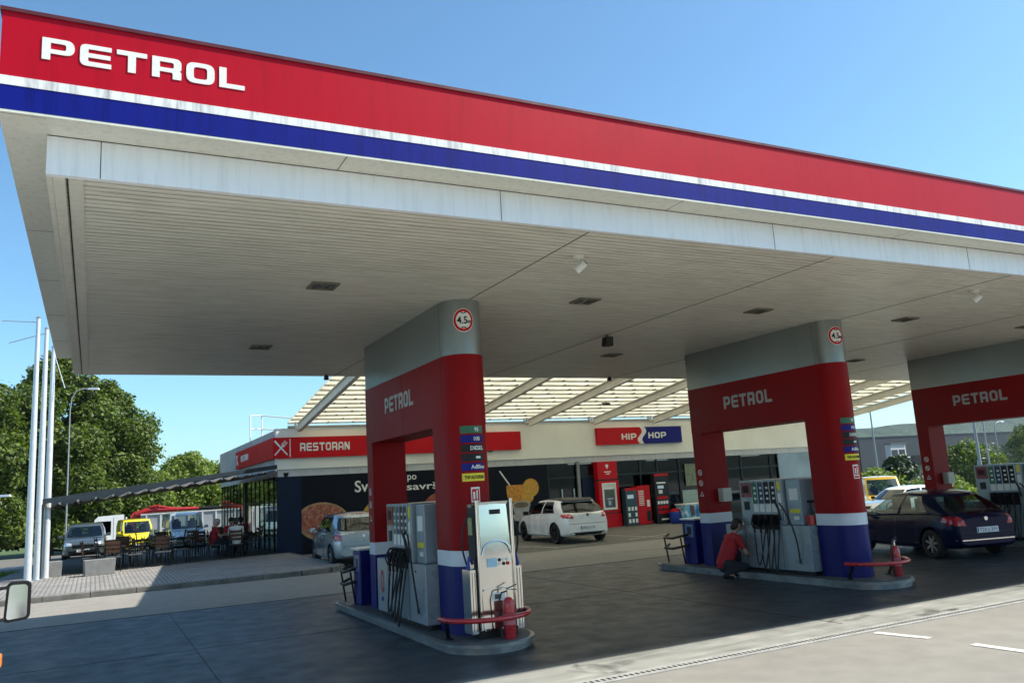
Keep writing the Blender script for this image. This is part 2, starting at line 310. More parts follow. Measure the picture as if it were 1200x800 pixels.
# lettering: own wide block glyphs, or the built-in font for small print
def roundpoly(pts):
    out = []; n = len(pts)
    for i, p in enumerate(pts):
        x, y = p[0], p[1]; r = p[2] if len(p) > 2 else 0
        if r <= 0: out.append((x, y)); continue
        a = Vector(pts[i-1][:2]); b = Vector(pts[(i+1) % n][:2]); c = Vector((x, y)); da = (a-c); db = (b-c)
        r_ = min(r, da.length*0.5, db.length*0.5); pa = c+da.normalized()*r_; pb = c+db.normalized()*r_
        for k in range(6):
            t = k/5; q = pa*(1-t)**2+c*2*t*(1-t)+pb*t*t; out.append((q.x, q.y))
    return out
def glyph(ch, w, t):
    s = 0.21
    G = {'P': ([(0, 0), (t, 0), (t, .30), (w, .30, .34), (w, 1, .34), (0, 1, .03)], [(t, .5), (w-t, .5, .09), (w-t, .79, .09), (t, .79)]),
         'R': ([(0, 0), (t, 0), (t, .31), (w-t-.04, .31, .08), (w-t-.04, 0), (w, 0), (w, .36, .1), (w-.08, .41), (w, .48, .1), (w, 1, .34), (0, 1, .03)], [(t, .51), (w-t, .51, .09), (w-t, .79, .09), (t, .79)]),
         'E': ([(0, 0, .26), (w, 0), (w, s), (t, s, .06), (t, .4), (w*.97, .4), (w*.97, .6), (t, .6), (t, .79, .06), (w, .79), (w, 1), (0, 1, .26)], None),
         'T': ([(w/2-t/2, 0), (w/2+t/2, 0), (w/2+t/2, .78), (w, .78), (w, 1), (0, 1), (0, .78), (w/2-t/2, .78)], None),
         'O': ([(0, 0, .36), (w, 0, .36), (w, 1, .36), (0, 1, .36)], [(t, s, .14), (w-t, s, .14), (w-t, 1-s, .14), (t, 1-s, .14)]),
         'L': ([(0, 0), (w*.93, 0), (w*.93, .22), (t, .22), (t, 1), (0, 1)], None),
         'H': ([(0, 0), (t, 0), (t, .4), (w-t, .4), (w-t, 0), (w, 0), (w, 1), (w-t, 1), (w-t, .61), (t, .61), (t, 1), (0, 1)], None),
         'I': ([(0, 0), (t, 0), (t, 1), (0, 1)], None),
         'A': ([(0, 0), (t, 0), (t, .27), (w-t, .27), (w-t, 0), (w, 0), (w, 1, .42), (0, 1, .42)], [(t, .46), (w-t, .46), (w-t, .80, .14), (t, .80, .14)]),
         'N': ([(0, 0), (t, 0), (t, .60), (w-t-.06, 0), (w, 0), (w, 1), (w-t, 1), (w-t, .40), (t+.06, 1), (0, 1)], None),
         'S': ([(0, 0), (w, 0, .28), (w, .6, .2), (t, .6, .06), (t, .8, .06), (w*.94, .8), (w*.94, 1), (0, 1, .28), (0, .4, .2), (w-t, .4, .06), (w-t, .2, .06), (0, .2)], None)}
    return G[ch]
def curve_mesh(polys, extrude):
    cu = bpy.data.curves.new('tmp', 'CURVE'); cu.dimensions = '2D'; cu.fill_mode = 'BOTH'; cu.extrude = extrude/2
    for poly in polys:
        sp = cu.splines.new('POLY'); sp.points.add(len(poly)-1); sp.use_cyclic_u = True
        for i, q in enumerate(poly): sp.points[i].co = (q[0], q[1], 0, 1)
    ob = bpy.data.objects.new('tmp', cu); col.objects.link(ob); dg = bpy.context.evaluated_depsgraph_get()
    me = bpy.data.meshes.new_from_object(ob.evaluated_get(dg)); bpy.data.objects.remove(ob); bpy.data.curves.remove(cu); return me
def lettering(name, text, size, width, mat_, parent, origin, xdir, updir, extrude=0.02, w=1.15, t=0.3, gap=0.2, block=True, align='L', bold=0.0):
    xdir = Vector(xdir).normalized(); updir = Vector(updir).normalized(); zd = xdir.cross(updir)
    if block:
        polys = []; x = 0
        for ch in text:
            if ch == ' ': x += w*0.6; continue
            o, h = glyph(ch, w, t); polys.append([(p[0]+x, p[1]) for p in roundpoly(o)])
            if h: polys.append([(p[0]+x, p[1]) for p in roundpoly(h)][::-1])
            x += (t if ch == 'I' else w)+gap
        tot = x-gap; me = curve_mesh(polys, extrude); sx = width/tot; sy = size
    else:
        cu = bpy.data.curves.new('tmp', 'FONT'); cu.body = text; cu.size = 1.0; cu.extrude = extrude/2; cu.offset = bold; cu.resolution_u = 3
        ob = bpy.data.objects.new('tmp', cu); col.objects.link(ob); dg = bpy.context.evaluated_depsgraph_get()
        me = bpy.data.meshes.new_from_object(ob.evaluated_get(dg)); bpy.data.objects.remove(ob); bpy.data.curves.remove(cu)
        xs = [v.co.x for v in me.vertices] or [0, 1]; sx = sy = size/0.70
        if width: sx = width/(max(xs)-min(xs))
    if align == 'C':
        xs = [v.co.x for v in me.vertices]; off = (max(xs)+min(xs))/2
        for v in me.vertices: v.co.x -= off
    o3 = Vector(origin)
    for v in me.vertices:
        v.co = xdir*(v.co.x*sx)+updir*(v.co.y*sy)+zd*v.co.z
    me.materials.clear(); me.materials.append(mat_)
    ob = bpy.data.objects.new(name, me); col.objects.link(ob); ob.location = o3
    if parent: ob.parent = parent
    me.name = name
    return ob
# ============================================================ SETTING
def gh(x, y):                                # the lot falls gently towards the right
    h = -max(0.0, min(x-22.0, 45))*0.045-max(0.0, min(y-47.0, 15))*.06
    return h
def sheet(name, xs, ys, dz, m, kind='structure', below=None):
    b = MB(); vs_ = [(x, y, gh(x, y)+dz) for y in ys for x in xs]; n = len(xs)
    fs = [(j*n+i, j*n+i+1, (j+1)*n+i+1, (j+1)*n+i) for j in range(len(ys)-1) for i in range(n-1)]
    b.add(vs_, fs); return tag(b.build(name, m), kind=kind)
XS = [-2500, -600, -150, -60, -20, 0, 10, 22, 30, 40, 50, 67, 120, 300, 900, 2500]
sheet('ground', XS, [-600, -100, -20, 0, 10, 20, 30, 47, 62, 120, 400, 1200, 3000], -0.012, ASPH2)
sheet('road', [-14, 0, 10, 22, 30, 45], [-12, 0, 7.40], -0.004, ASPH)
sheet('parking_lot', [6.3, 14, 22, 30, 34], [22.9, 26, 30.95], -0.004, ASPH2)
sheet('driveway', [-14, 0, 10, 22, 30, 45], [17.62, 20, 22.6], -0.006, ASPH)
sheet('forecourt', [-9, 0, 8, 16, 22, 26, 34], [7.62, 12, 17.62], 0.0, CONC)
# forecourt joints
b = MB()
for x in (1.35, 8.7, 16.0): b.box(x-.005, 8.0, .0005, x+.005, 17.6, .003)
for y in (12.9,): b.box(-9, y-.004, .0005, 21.9, y+.004, .0028)
b.box(-9, 17.60, .0005, 21.9, 17.66, .004)
tag(b.build('forecourt_joints', SEAM), kind='structure')
# slotted drain channel
b = MB(); b.box(-9, 7.41, -.06, 22, 7.62, .004, 0)
for i in range(330):
    x = -4+i*.07; b.box(x, 7.475, .004, x+.034, 7.545, .0065, 1)
tag(b.build('drain_channel', [mat('drain_concrete', (0.36, .35, .32), .8, noise=.25, nscale=6), SEAM]), 'long slotted drain channel along the sunlit front edge of the forecourt', 'drain')
# terrace paving with kerb
b = MB(); poly = [(-40, 22.8), (5.0, 22.8), (5.8, 23.0), (6.25, 23.5), (6.3, 24.2), (6.3, 31), (6.3, 38.5), (-1.9, 38.5), (-2.6, 30), (-4.2, 24.6), (-40, 24.4)]
b.prism([(p[0], p[1]) for p in poly], -.05, .12); tag(b.build('pavement', PAVE), kind='structure')
b = MB(); b.prism([(-1.25, 29.2), (5.93, 30.9), (5.93, 45), (-1.9, 38.4)], .1, .126); tag(b.build('terrace_shade_sheet', mat('terrace_shade_tone', (.022, .02, .018), .6, noise=.3, nscale=3)), kind='structure')  # near-black sheet: pergola shade put into the floor colour
b = MB(); edge = [(-40, 22.8), (5.0, 22.8), (5.8, 23.0), (6.25, 23.5), (6.3, 24.2), (6.3, 30.9)]
def kerbrun(b, edge, w=.14, h=.135, step=1.0):
    pts = []
    for a, c in zip(edge, edge[1:]):
        a, c = Vector((*a, 0)), Vector((*c, 0)); n = max(1, int((c-a).length/step)); d = (c-a)/n; nn = Vector((d.y, -d.x, 0)).normalized()
        for i in range(n):
            p = a+d*i; q = a+d*(i+1)-d.normalized()*.012
            b.hexa([p+Vector((0, 0, -.05)), q+Vector((0, 0, -.05)), q+nn*w+Vector((0, 0, -.05)), p+nn*w+Vector((0, 0, -.05))][::-1],
                   [p+Vector((0, 0, h)), q+Vector((0, 0, h)), q+nn*w+Vector((0, 0, h-.015)), p+nn*w+Vector((0, 0, h-.015))][::-1])
kerbrun(b, [(-12, 22.8), (5.0, 22.8), (5.8, 23.0), (6.25, 23.5), (6.3, 24.2), (6.3, 30.9)])
tag(b.build('kerb', KERB, bevel=.012), kind='structure')
# lawn, side street, far verge
GRASSG = mat('grass_ground', (0.07, 0.11, 0.025), .9, noise=.4, nscale=2)
for nm, poly, z in (('lawn', [(-40, 24.5), (-4.3, 24.7), (-2.7, 30.1), (-2.2, 35), (-40, 33)], .10),):
    b = MB(); b.prism(poly, -.1, z); tag(b.build(nm, GRASSG), kind='structure')
b = MB(); b.prism([(-40, 36), (-2.2, 37), (-2.0, 38.6), (-40, 37.8)], -.1, .05); tag(b.build('path', mat('path_concrete', (.36, .35, .32), .85, noise=.2)), kind='structure')
sheet('verge', [-80, 0, 22, 40, 60], [65, 90, 130], .02, GRASSG)
def grass(name, region, n, h=(.05, .13)):
    b = MB()
    for _ in range(n):
        x, y, z = region(); a = random.uniform(0, PI); hh = random.uniform(*h); w = .012+random.random()*.012
        dx, dy = math.cos(a)*w, math.sin(a)*w; lx, ly = random.gauss(0, .03), random.gauss(0, .03)
        b.add([(x-dx, y-dy, z), (x+dx, y+dy, z), (x+lx, y+ly, z+hh)], [(0, 1, 2)])
    return tag(b.build(name, leaf_mat(name+'_blades', (0.05, 0.10, 0.015), (0.16, 0.22, 0.04), .3)), kind='stuff', label='short green grass of the lawn beside the flagpoles', cat='grass')
def lawnr():
    y = random.uniform(24.8, 33.5); return random.uniform(-7, -4.3+(y-24.7)*.26-.1), y, .1
grass('grass', lawnr, 9000)
# painted lines
def line(name, pts, w, m, z=.004, label=None):
    b = MB()
    for (x0, y0), (x1, y1) in pts:
        d = Vector((x1-x0, y1-y0, 0)).normalized(); nn = Vector((-d.y, d.x, 0))*w/2
        p, q = Vector((x0, y0, gh(x0, y0)+z)), Vector((x1, y1, gh(x1, y1)+z)); b.add([p-nn, q-nn, q+nn, p+nn], [(0, 1, 2, 3)])
    return tag(b.build(name, m), kind='structure')
line('lane_marking', [((8.50, 7.33), (8.64, 6.69)), ((8.66, 6.18), (8.70, 5.3))], .12, LINEW, z=.002)
line('parking_lines', [((9.6, 24.6), (13.6, 24.6)), ((13.2, 23.4), (24.5, 23.4)), ((17.8, 25.6), (30, 25.3)), ((11.0, 19.85), (16.5, 20.0)), ((5.9, 20.3), (8.6, 20.3)), ((16.2, 23.6), (18.5, 24.4)), ((7.2, 21.6), (8.0, 22.6)), ((8.0, 22.6), (9.2, 22.6)), ((13.2, 23.0), (12.5, 27.5)), ((17.3, 23.0), (17.0, 27.5))], .12, LINEOLD, z=.004)

# hills far right and, added unseen, behind the camera
def hills(name, x0, x1, y, hf, m, depth=500):
    b = MB(); n = 90; k = 14; vs_ = []
    for j in range(k):
        t = j/(k-1)
        for i in range(n):
            x = lerp(x0, x1, i/(n-1)); z = hf(x)*math.sin(t*PI/2)**.8+(math.sin(x*.011+j)*4+math.sin(x*.031+j*2.1)*3)*t*.7
            vs_.append((x+t*0, y+t*depth, -8+z+8*0))
    b.add(vs_, [(j*n+i, j*n+i+1, (j+1)*n+i+1, (j+1)*n+i) for j in range(k-1) for i in range(n-1)], 0, True)
    return tag(b.build(name, m), kind='structure')
FOR = mat('forest_hill', (0.04, 0.075, 0.02), .9); p = P_(FOR); tcO = N(FOR, 'ShaderNodeTexCoord').outputs['Object']
nn_ = noise_(FOR, tcO, .045, 8, .8); L(FOR, ramp_(FOR, nn_, [(.36, (.012, .035, .022)), (.5, (.035, .075, .04)), (.66, (.075, .13, .07))]), p.inputs['Base Color'])
bb = N(FOR, 'ShaderNodeBump'); bb.inputs['Strength'].default_value = 1; bb.inputs['Distance'].default_value = 12; L(FOR, nn_, bb.inputs['Height']); L(FOR, bb.outputs[0], p.inputs['Normal'])
hills('hill', -1500, 1500, -420, lambda x: 26+6*math.sin(x*.004), FOR, -200)  # unseen hill, added to give steel and glass a dark horizon reflection
sheet('unseen_lawn', [-80, 0, 60], [-350, -60, -9], .02, GRASSG)  # unseen lawn behind the camera, extended so the steel door reflects green
hills('hill', 500, 2600, 560, lambda x: 9+np.interp(x, [500, 666, 980, 1300, 1700, 2600], [26, 34, 50, 60, 72, 90]), FOR, 110)

# ============================================================ TREES
def leaf_cloud(blobs, n, size, seed=1, flat=.75):
    r = np.random.default_rng(seed); b = MB(); vol = np.array([bl[3]**2 for bl in blobs]); pr = vol/vol.sum()
    idx = r.choice(len(blobs), n, p=pr); V = []; F = []
    for k in range(n):
        cx, cy, cz, rad = blobs[idx[k]]; d = r.normal(size=3); d /= np.linalg.norm(d); rr = rad*(r.random()**.28)*(1+.12*r.normal())
        p = np.array([cx, cy, cz])+d*rr*np.array([1, 1, flat]); nrm = d*.6+r.normal(size=3)*.55+np.array([0, 0, .35]); nrm /= np.linalg.norm(nrm)
        u = np.cross(nrm, r.normal(size=3)); u /= np.linalg.norm(u); w = np.cross(nrm, u); s = size*(.55+.8*r.random())
        i = len(V); V += [tuple(p-u*s*.5), tuple(p+w*s*.32-nrm*s*.08), tuple(p+u*s*.5), tuple(p-w*s*.32-nrm*s*.08)]; F.append((i, i+1, i+2, i+3))
    b.v = V; b.f = [list(f) for f in F]; b.m = [0]*n; b.sm = [False]*n; return b
def make_tree(name, label, cat, H, W, leaves, size, lm, seed, trunk_h=.22, group=None, shape='round'):
    t = thing(name, label, cat, group=group); r = random.Random(seed); blobs = []; tr = MB()
    th = H*trunk_h; tr.tube([(0, 0, -.3), (r.uniform(-.1, .1), 0, th*.6), (r.uniform(-.2, .2), r.uniform(-.2, .2), th*1.6), (0, 0, H*.8)], [.032*H**.95, .026*H**.95, .018*H**.95, .02], 10)
    nb = 46
    for i in range(nb):
        f = (i+.5)/nb; z = th+(H-th)*(f*.93+.02); prof = (math.sin(PI*min(1, (f*.86+.16)))**.55 if shape == 'round' else (1-f)**.6*1.05)
        a = i*2.399+r.random(); q = prof*W/2*r.uniform(.45, .86); rad = W*.15*r.uniform(.55, 1.45)*(.6+.4*prof)
        x, y = q*math.cos(a), q*math.sin(a); blobs.append((x, y, min(z, H-rad*.5), rad))
        if i % 2 == 0: tr.tube([(0, 0, max(th*.8, z-.25*H*.5)), (x*.5, y*.5, z-.05*H), (x*.95, y*.95, z)], [.008*H, .005*H, .01], 5)
    tr.build('trunk', TREEB, t); leaf_cloud(blobs, leaves, size, seed).build('crown', lm, t); return t
LEAFA = leaf_mat('leaf_lime', (0.008, 0.024, 0.003), (0.16, 0.21, 0.03)); LEAFB = leaf_mat('leaf_maple', (0.03, 0.06, 0.01), (0.26, 0.32, 0.05)); LEAFC = leaf_mat('leaf_bush', (0.05, 0.09, 0.012), (0.26, 0.30, 0.05)); LEAFD = leaf_mat('leaf_conifer', (0.012, 0.03, 0.012), (0.045, 0.075, 0.025), .15)
tA = make_tree('broadleaf_tree', 'tall dense linden tree behind the flagpoles, highest crown of the left row', 'tree', 12.2, 8.0, 52000, .25, LEAFA, 3, .04, 'trees behind the restaurant terrace')
tA.location = (-2.64, 67.2, -.9)
tB = make_tree('broadleaf_tree', 'dense green tree at the left picture edge beyond the lawn', 'tree', 9.9, 7.5, 42000, .25, LEAFA, 9, .04, 'trees behind the restaurant terrace'); tB.location = (-7.56, 60, -.78)
tC = make_tree('broadleaf_tree', 'bright green maple tree above the grey tipper body', 'tree', 6.4, 6.5, 26000, .23, LEAFB, 5, .03, 'trees behind the restaurant terrace'); tC.location = (7.4, 79, -.9)
for src, loc, rz, lab, sc in ((tA, (0.6, 58, 0), 2.1, 'dense linden tree right of the curved street lamp, stepping down to the sky', .88), (tA, (-9.5, 60, 0), 4.1, 'large tree rising behind the tree at the left picture edge', .9),
    (tC, (9.6, 68, 0), 1.4, 'light green maple tree seen over the end of the pergola beam', .92), (tC, (3.4, 63, 0), 3.4, 'low leafy tree filling the gap above the red loader crane', .8), (tB, (-13.5, 52, 0), 1.3, 'leafy tree outside the left picture edge beyond the path', 1),
    (tC, (14, 72, 0), 2.8, 'green tree glimpsed through the glazed restaurant corner', 1.0), (tC, (19, 70, 0), 5.0, 'tree standing behind the shop roof beyond the glazed corner', 1.0)):
    c = copy_tree(src, (loc[0]*1.2, loc[1]*1.2, -.9), rz, lab, 'trees behind the restaurant terrace'); c.scale = (sc*1.2,)*3
for o_ in (tA, tB, tC): o_.scale = (1.2,)*3
# right background greenery
def bush(name, label, loc, H, W, n, lm, seed, cat='bush', group='bushes and trees behind the right hand parking'):
    t = make_tree(name, label, cat, H, W, n, .42 if H > 5 else .3, lm, seed, .03, group); t.location = (loc[0], loc[1], gh(*loc[:2])-.2); return t
b1 = bush('bush', 'light green bush behind the yellow van, right beside the second pump column', (62, 52), 3.9, 7, 7000, LEAFB, 21)
b2 = bush('bush', 'bright yellow-green bush just left of the third pump column', (64.5, 47), 3.0, 5.5, 6000, LEAFC, 22)
b3 = bush('conifer_tree', 'dark pointed conifer between the yellow van and the white flats', (68, 54), 5.4, 3.6, 7000, LEAFD, 23, 'tree')
b4 = bush('conifer_tree', 'dark evergreen close to the left edge of the third column', (77, 60), 6.0, 4.2, 7000, LEAFD, 24, 'tree')
b5 = bush('broadleaf_tree', 'big dark green tree beside the lamp masts inside the third pump arch', (96, 66), 7.2, 11, 12000, LEAFA, 25, 'tree')
b6 = bush('broadleaf_tree', 'lone round tree standing tall against the wooded hill', (165, 100), 11.5, 9, 7000, LEAFA, 26, 'tree')
for i, (x, y, s) in enumerate([(112, 66, 1.0), (122, 70, 1.15), (134, 72, 1.05), (147, 77, 1.2), (160, 82, 1.1), (108, 72, 1.2), (175, 88, 1.2)]):
    c = copy_tree(b1, (x, y, gh(x, y)-.3), i*1.3, ['low green shrub under the first curved lamp in the third arch', 'wide green shrub right of the lone tree', 'green shrub line above the third pump display', 'far green shrub at the right picture edge', 'green shrub behind the shrub above the pump display', 'shaded green shrub beside the blue sign', 'outermost shrub beyond the right picture edge'][i], 'bushes and trees behind the right hand parking'); c.scale = (s*1.3, s*1.2, s)
# wooden hill flank trees are read as one mass: hill structure above
HAZE = bpy.data.materials.new('haze_air'); HAZE.use_nodes = True; hn = HAZE.node_tree; hn.nodes.clear(); ho = hn.nodes.new('ShaderNodeOutputMaterial'); hv = hn.nodes.new('ShaderNodeVolumePrincipled')
hv.inputs['Color'].default_value = (.78, .88, 1, 1); hv.inputs['Density'].default_value = .0001; hv.inputs['Anisotropy'].default_value = .3; hn.links.new(hv.outputs[0], ho.inputs['Volume'])
tag(MB().box(-2600, -700, -14, 2750, 3100, 112).build('haze', HAZE), kind='stuff')
# ============================================================ STATION CANOPY
XC0, XC1 = -0.70, 26.5; YF, YB, YR = 6.60, 6.94, 17.55; ZC, ZS, ZT = 4.60, 4.94, 5.72
cn = thing('station_canopy', 'huge flat fuel station canopy with red, white and blue fascia over the pumps', 'canopy')
def band(name, z0, z1, m, proud):
    b = MB(); b.box(XC0-proud, YF-proud, z0, XC1+proud, YF+.05, z1); b.box(XC0-proud, YF+.05, z0, XC0+.05, YR+.04, z1)
    b.box(XC1-.05, YF+.05, z0, XC1+proud, YR+.04, z1)
    if z0 < ZS+.1: b.box(XC0+.05, YR+.04, z0, XC1-.05, YR+.08, z1)
    return b.build(name, m, cn)
band('blue_band', ZS, 5.130, BLUE, 0); band('white_band', 5.131, 5.203, STRIPE, .004); band('red_band', 5.204, ZT, RED, .0)
b = MB(); b.box(XC0-.015, YF-.015, ZT, XC1+.015, YF+.07, ZT+.03); b.box(XC0-.015, YF+.07, ZT, XC0+.07, YR+.04, ZT+.03); b.build('roof_trim', mat('trim_maroon', (.10, .012, .015), .4, noise=.2), cn)
b = MB()
for x in (3.05, 10.35, 17.65): b.box(x-.001, YF-.0003, 5.207, x+.001, YF+.02, ZT)
b.build('panel_seams', mat('seam_brown', (.30, .005, .015), .7, noise=.2), cn)
b = MB(); b.hexa([(XC0+.05, YF+.05, 5.40), (XC1-.05, YF+.05, 5.40), (XC1-.05, YR+.03, 4.96), (XC0+.05, YR+.03, 4.96)], [(XC0+.05, YF+.05, 5.46), (XC1-.05, YF+.05, 5.46), (XC1-.05, YR+.03, 5.02), (XC0+.05, YR+.03, 5.02)]); b.build('roof_deck', DGREY, cn)
XI = -.395
b = MB(); b.box(XC0+.002, YF+.002, ZS-.02, XC1, YB, ZS-.001); b.box(XC0+.002, YB, ZS-.02, XI, YR+.07, ZS-.001); b.build('soffit', SOFF, cn)
b = MB()
for x in (XI,): b.box(XC0+.02, YF+.03, ZS-.0215, x, YF+.033, ZS-.0205)
for x in (1.9, 5.6, 9.3, 13): b.box(x, YF+.01, ZS-.0215, x+.006, YB, ZS-.0201)
for y in (9.5, 11.6, 13.7, 15.8): b.box(XC0+.01, y, ZS-.0215, XI, y+.006, ZS-.0201)
b.build('soffit_seams', SEAM, cn)
b = MB(); b.box(XI, YB, ZC, XC1, YB+.06, ZS-.02); b.build('beam_face', BEAMW, cn)
b = MB(); b.box(XI, YB+.06, ZC, XI+.04, YR+.02, ZS-.02); b.box(XI+.04, YR-.02, ZC, XC1, YR+.02, ZS-.02); b.build('inner_face', SOFF, cn)
b = MB()
for x in (-.02, 3.55, 7.2, 10.85, 14.5): b.box(x, YB-.002, ZC+.003, x+.006, YB+.003, ZS-.02)
b.box(XI, YB-.004, ZS-.026, XC1, YB+.002, ZS-.0202); b.build('beam_seams', SEAM, cn)
b = MB(); b.box(XI+.04, YB+.06, ZC+.004, XC1, YR-.02, ZC+.03); b.build('ceiling', CEIL, cn)
b = MB(); b.box(XI+.045, YB+.065, ZC-.012, XI+.13, YR-.03, ZC+.004); b.box(XI+.155, YB+.065, ZC-.006, XI+.26, YR-.03, ZC+.004)
b.box(XI+.138, YB+.065, ZC-.002, XI+.150, YR-.03, ZC+.0035, 1)
for x in (4.62, 8.25, 11.9, 15.5, 19.15): b.box(x-.006, YB+.07, ZC+.0005, x+.006, YR-.03, ZC+.0035, 1)
b.build('ceiling_trim', [SOFF, SEAM], cn)
# gutter stain and rainwater patches on the left soffit stay in the material; downpipe behind
lettering('letters', 'PETROL', .178, 1.49, LETW, cn, (-.435, YF-.004, 5.378), (1, 0, 0), (0, 0, 1), .005, w=1.18, t=.31, gap=.2)
settle(cn, (XC0, YF, 4.6))
# ceiling fittings
lt = thing('ceiling_light', 'x', 'ceiling light', group='square floodlights recessed in the canopy ceiling')
b = MB(); b.box(-.17, -.17, -.02, .17, -.14, .005); b.box(-.17, .14, -.02, .17, .17, .005); b.box(-.17, -.14, -.02, -.14, .14, .005); b.box(.14, -.14, -.02, .17, .14, .005); b.build('frame', mat('light_frame', (.16, .15, .12), .5, noise=.2), lt)
b = MB(); b.box(-.14, -.14, -.004, .14, .14, .003); b.build('glass', mat('lamp_glass', (.12, .12, .10), .2, noise=.3, nscale=12), lt)
b = MB(); [b.box(x, -.14, -.014, x+.018, .14, -.004) for x in (-.075, .06)]; b.build('bar', DGREY, lt)
LBL = {(0, 0): 'square ceiling light nearest the PETROL fascia, left of the first pump column', (0, 1): 'square ceiling light far back at the left, near the canopy rear edge', (1, 0): 'square ceiling light just right of the first pump column top',
       (1, 1): 'square ceiling light behind the first pump column near the rear edge', (2, 0): 'square ceiling light above and left of the second pump column', (2, 1): 'square ceiling light behind the grey lintel of the second arch',
       (3, 0): 'square ceiling light right of the second pump column top', (3, 1): 'far ceiling light between second and third arches at the back', (4, 0): 'square ceiling light at the right picture edge before the third arch', (4, 1): 'rear ceiling light above the third arch'}
first = True
for i, x in enumerate((2.49, 6.33, 9.68, 13.27, 17.0)):
    for j, y in enumerate((9.85, 14.2)):
        if first: lt.location = (x, y, ZC); lt['label'] = LBL[(i, j)]; first = False
        else: copy_tree(lt, (x, y, ZC), 0, LBL[(i, j)])
def camera_pod(x, y, lab):
    t = thing('security_camera', lab, 'camera', (x, y, ZC), group='dome cameras under the canopy')
    MB().lathe([(0, .002), (.07, .002), (.065, -.03), (.03, -.045), (0, -.045)], n=18).build('mount', SOFF, t)
    b = MB().cyl((0, 0, -.04), (.02, -.02, -.10), .018); b.build('arm', ALU, t)
    MB().cyl((.05, -.06, -.09), (-.03, .02, -.17), .04, .045, 16).build('housing', mat('camera_white', (.7, .7, .68), .3, noise=.05), t); MB().cyl((.052, -.062, -.088), (.056, -.066, -.084), .034, .03, 16).build('lens', BLK, t)
camera_pod(5.0, 7.85, 'white security camera hanging near the front beam above the first pump'); camera_pod(12.3, 7.85, 'white security camera hanging from the ceiling at the upper right')
def speaker(x, y, lab, s=1):
    t = thing('loudspeaker', lab, 'speaker', (x, y, ZC), group='black loudspeakers under the canopy')
    MB().cyl((0, 0, .002), (0, 0, -.05*s), .015).build('bracket', BLK, t)
    b = MB(); b.hexa([(-.07*s, -.05*s, -.17*s), (.07*s, -.05*s, -.17*s), (.07*s, .06*s, -.17*s), (-.07*s, .06*s, -.17*s)], [(-.055*s, -.08*s, -.04*s), (.055*s, -.08*s, -.04*s), (.055*s, .05*s, -.04*s), (-.055*s, .05*s, -.04*s)]); b.build('cabinet', BLK, t, bevel=.008)
speaker(8.23, 12.17, 'black loudspeaker hanging mid ceiling between the first two arches', 1.25); speaker(4.4, 17.3, 'small black loudspeaker at the ceiling rear edge left of the first arch', .7); speaker(11.6, 17.2, 'small black loudspeaker at the ceiling rear edge above the shop sign', .7)

# ============================================================ SECOND ROOF
r2 = thing('covered_roof', 'sloping translucent roof on pale steel rafters between canopy and shop', 'roof')
SL = (6.05-4.80)/(30.9-20.5)
def rz(y): return 4.80+(30.9-y)*SL
X0, X1 = 6.4, 35.5
b = MB()
for i in range(int((31.0-16.6)/.62)):
    ya = 31.0-i*.62; yb_ = ya-.618; z0, z1 = rz(ya)+.02, rz(yb_)+.0
    b.hexa([(X0, yb_, z1+.03), (X1, yb_, z1+.03), (X1, ya, z0+.03), (X0, ya, z0+.03)], [(X0, yb_, z1+.05), (X1, yb_, z1+.05), (X1, ya, z0+.05), (X0, ya, z0+.05)])
RT = mat('translucent_sheet', (0.80, 0.77, 0.66), .6); p = P_(RT); trn = N(RT, 'ShaderNodeBsdfTranslucent'); tcO = N(RT, 'ShaderNodeTexCoord').outputs['Object']
cc = ramp_(RT, noise_(RT, tcO, 1.5, 6), [(.3, (.74, .70, .58)), (.7, (.93, .90, .78))]); L(RT, cc, trn.inputs[0]); L(RT, cc, p.inputs['Base Color'])
mx = N(RT, 'ShaderNodeMixShader'); mx.inputs[0].default_value = .8; o_ = [x for x in RT.node_tree.nodes if x.type == 'OUTPUT_MATERIAL'][0]
L(RT, p.outputs[0], mx.inputs[1]); L(RT, trn.outputs[0], mx.inputs[2]); L(RT, mx.outputs[0], o_.inputs[0])
b.build('roof_sheets', RT, r2)
b = MB()
for i in range(23):
    y = 31.0-.01-i*.62; b.hexa([(X0, y-.02, rz(y)-.01), (X1, y-.02, rz(y)-.01), (X1, y+.02, rz(y)-.015), (X0, y+.02, rz(y)-.015)], [(X0, y-.03, rz(y)+.03), (X1, y-.03, rz(y)+.03), (X1, y+.03, rz(y)+.02), (X0, y+.03, rz(y)+.02)])
    for k in range(30):
        x = X0+.5+k*.97+(.4 if i % 2 else 0)
        if x < X1: b.box(x, y-.26, rz(y)-.01, x+.025, y-.03, rz(y)+.03, 1)
b.build('purlins', [mat('purlin_cream', (.60, .56, .46), .6, noise=.15), mat('clip_brown', (.16, .14, .11), .6, noise=.15)], r2)
RAFT = mat('rafter_paint', (0.62, 0.60, 0.53), .5, noise=.12, nscale=2)
for x in (6.75, 9.95, 13.2, 16.45, 19.70, 22.95, 26.2, 29.45, 32.7, 35.3):
    b = MB()
    for dz, w, h in ((-.085, .075, .03), (-.37, .075, .03), (-.34, .02, .255)):
        def q(y, z, xx): return (x+xx, y, rz(y)+z)
        b.hexa([q(17.0, dz, -w), q(17.0, dz, w), q(30.7, dz, w), q(30.7, dz, -w)], [q(17.0, dz+h, -w), q(17.0, dz+h, w), q(30.7, dz+h, w), q(30.7, dz+h, -w)])
    b.tube([(x, 30.65, rz(30.7)-.2), (x, 30.85, rz(30.7)-.22), (x, 30.95, rz(30.7)-.33), (x, 30.97, 4.5)], .07, 8)
    b.build('rafter', RAFT, r2)
    b = MB(); b.box(x-.09, 30.9, 4.52, x-.03, 31.05, 4.86); b.box(x+.03, 30.9, 4.52, x+.09, 31.05, 4.86); b.build('bracket', ALU, r2)
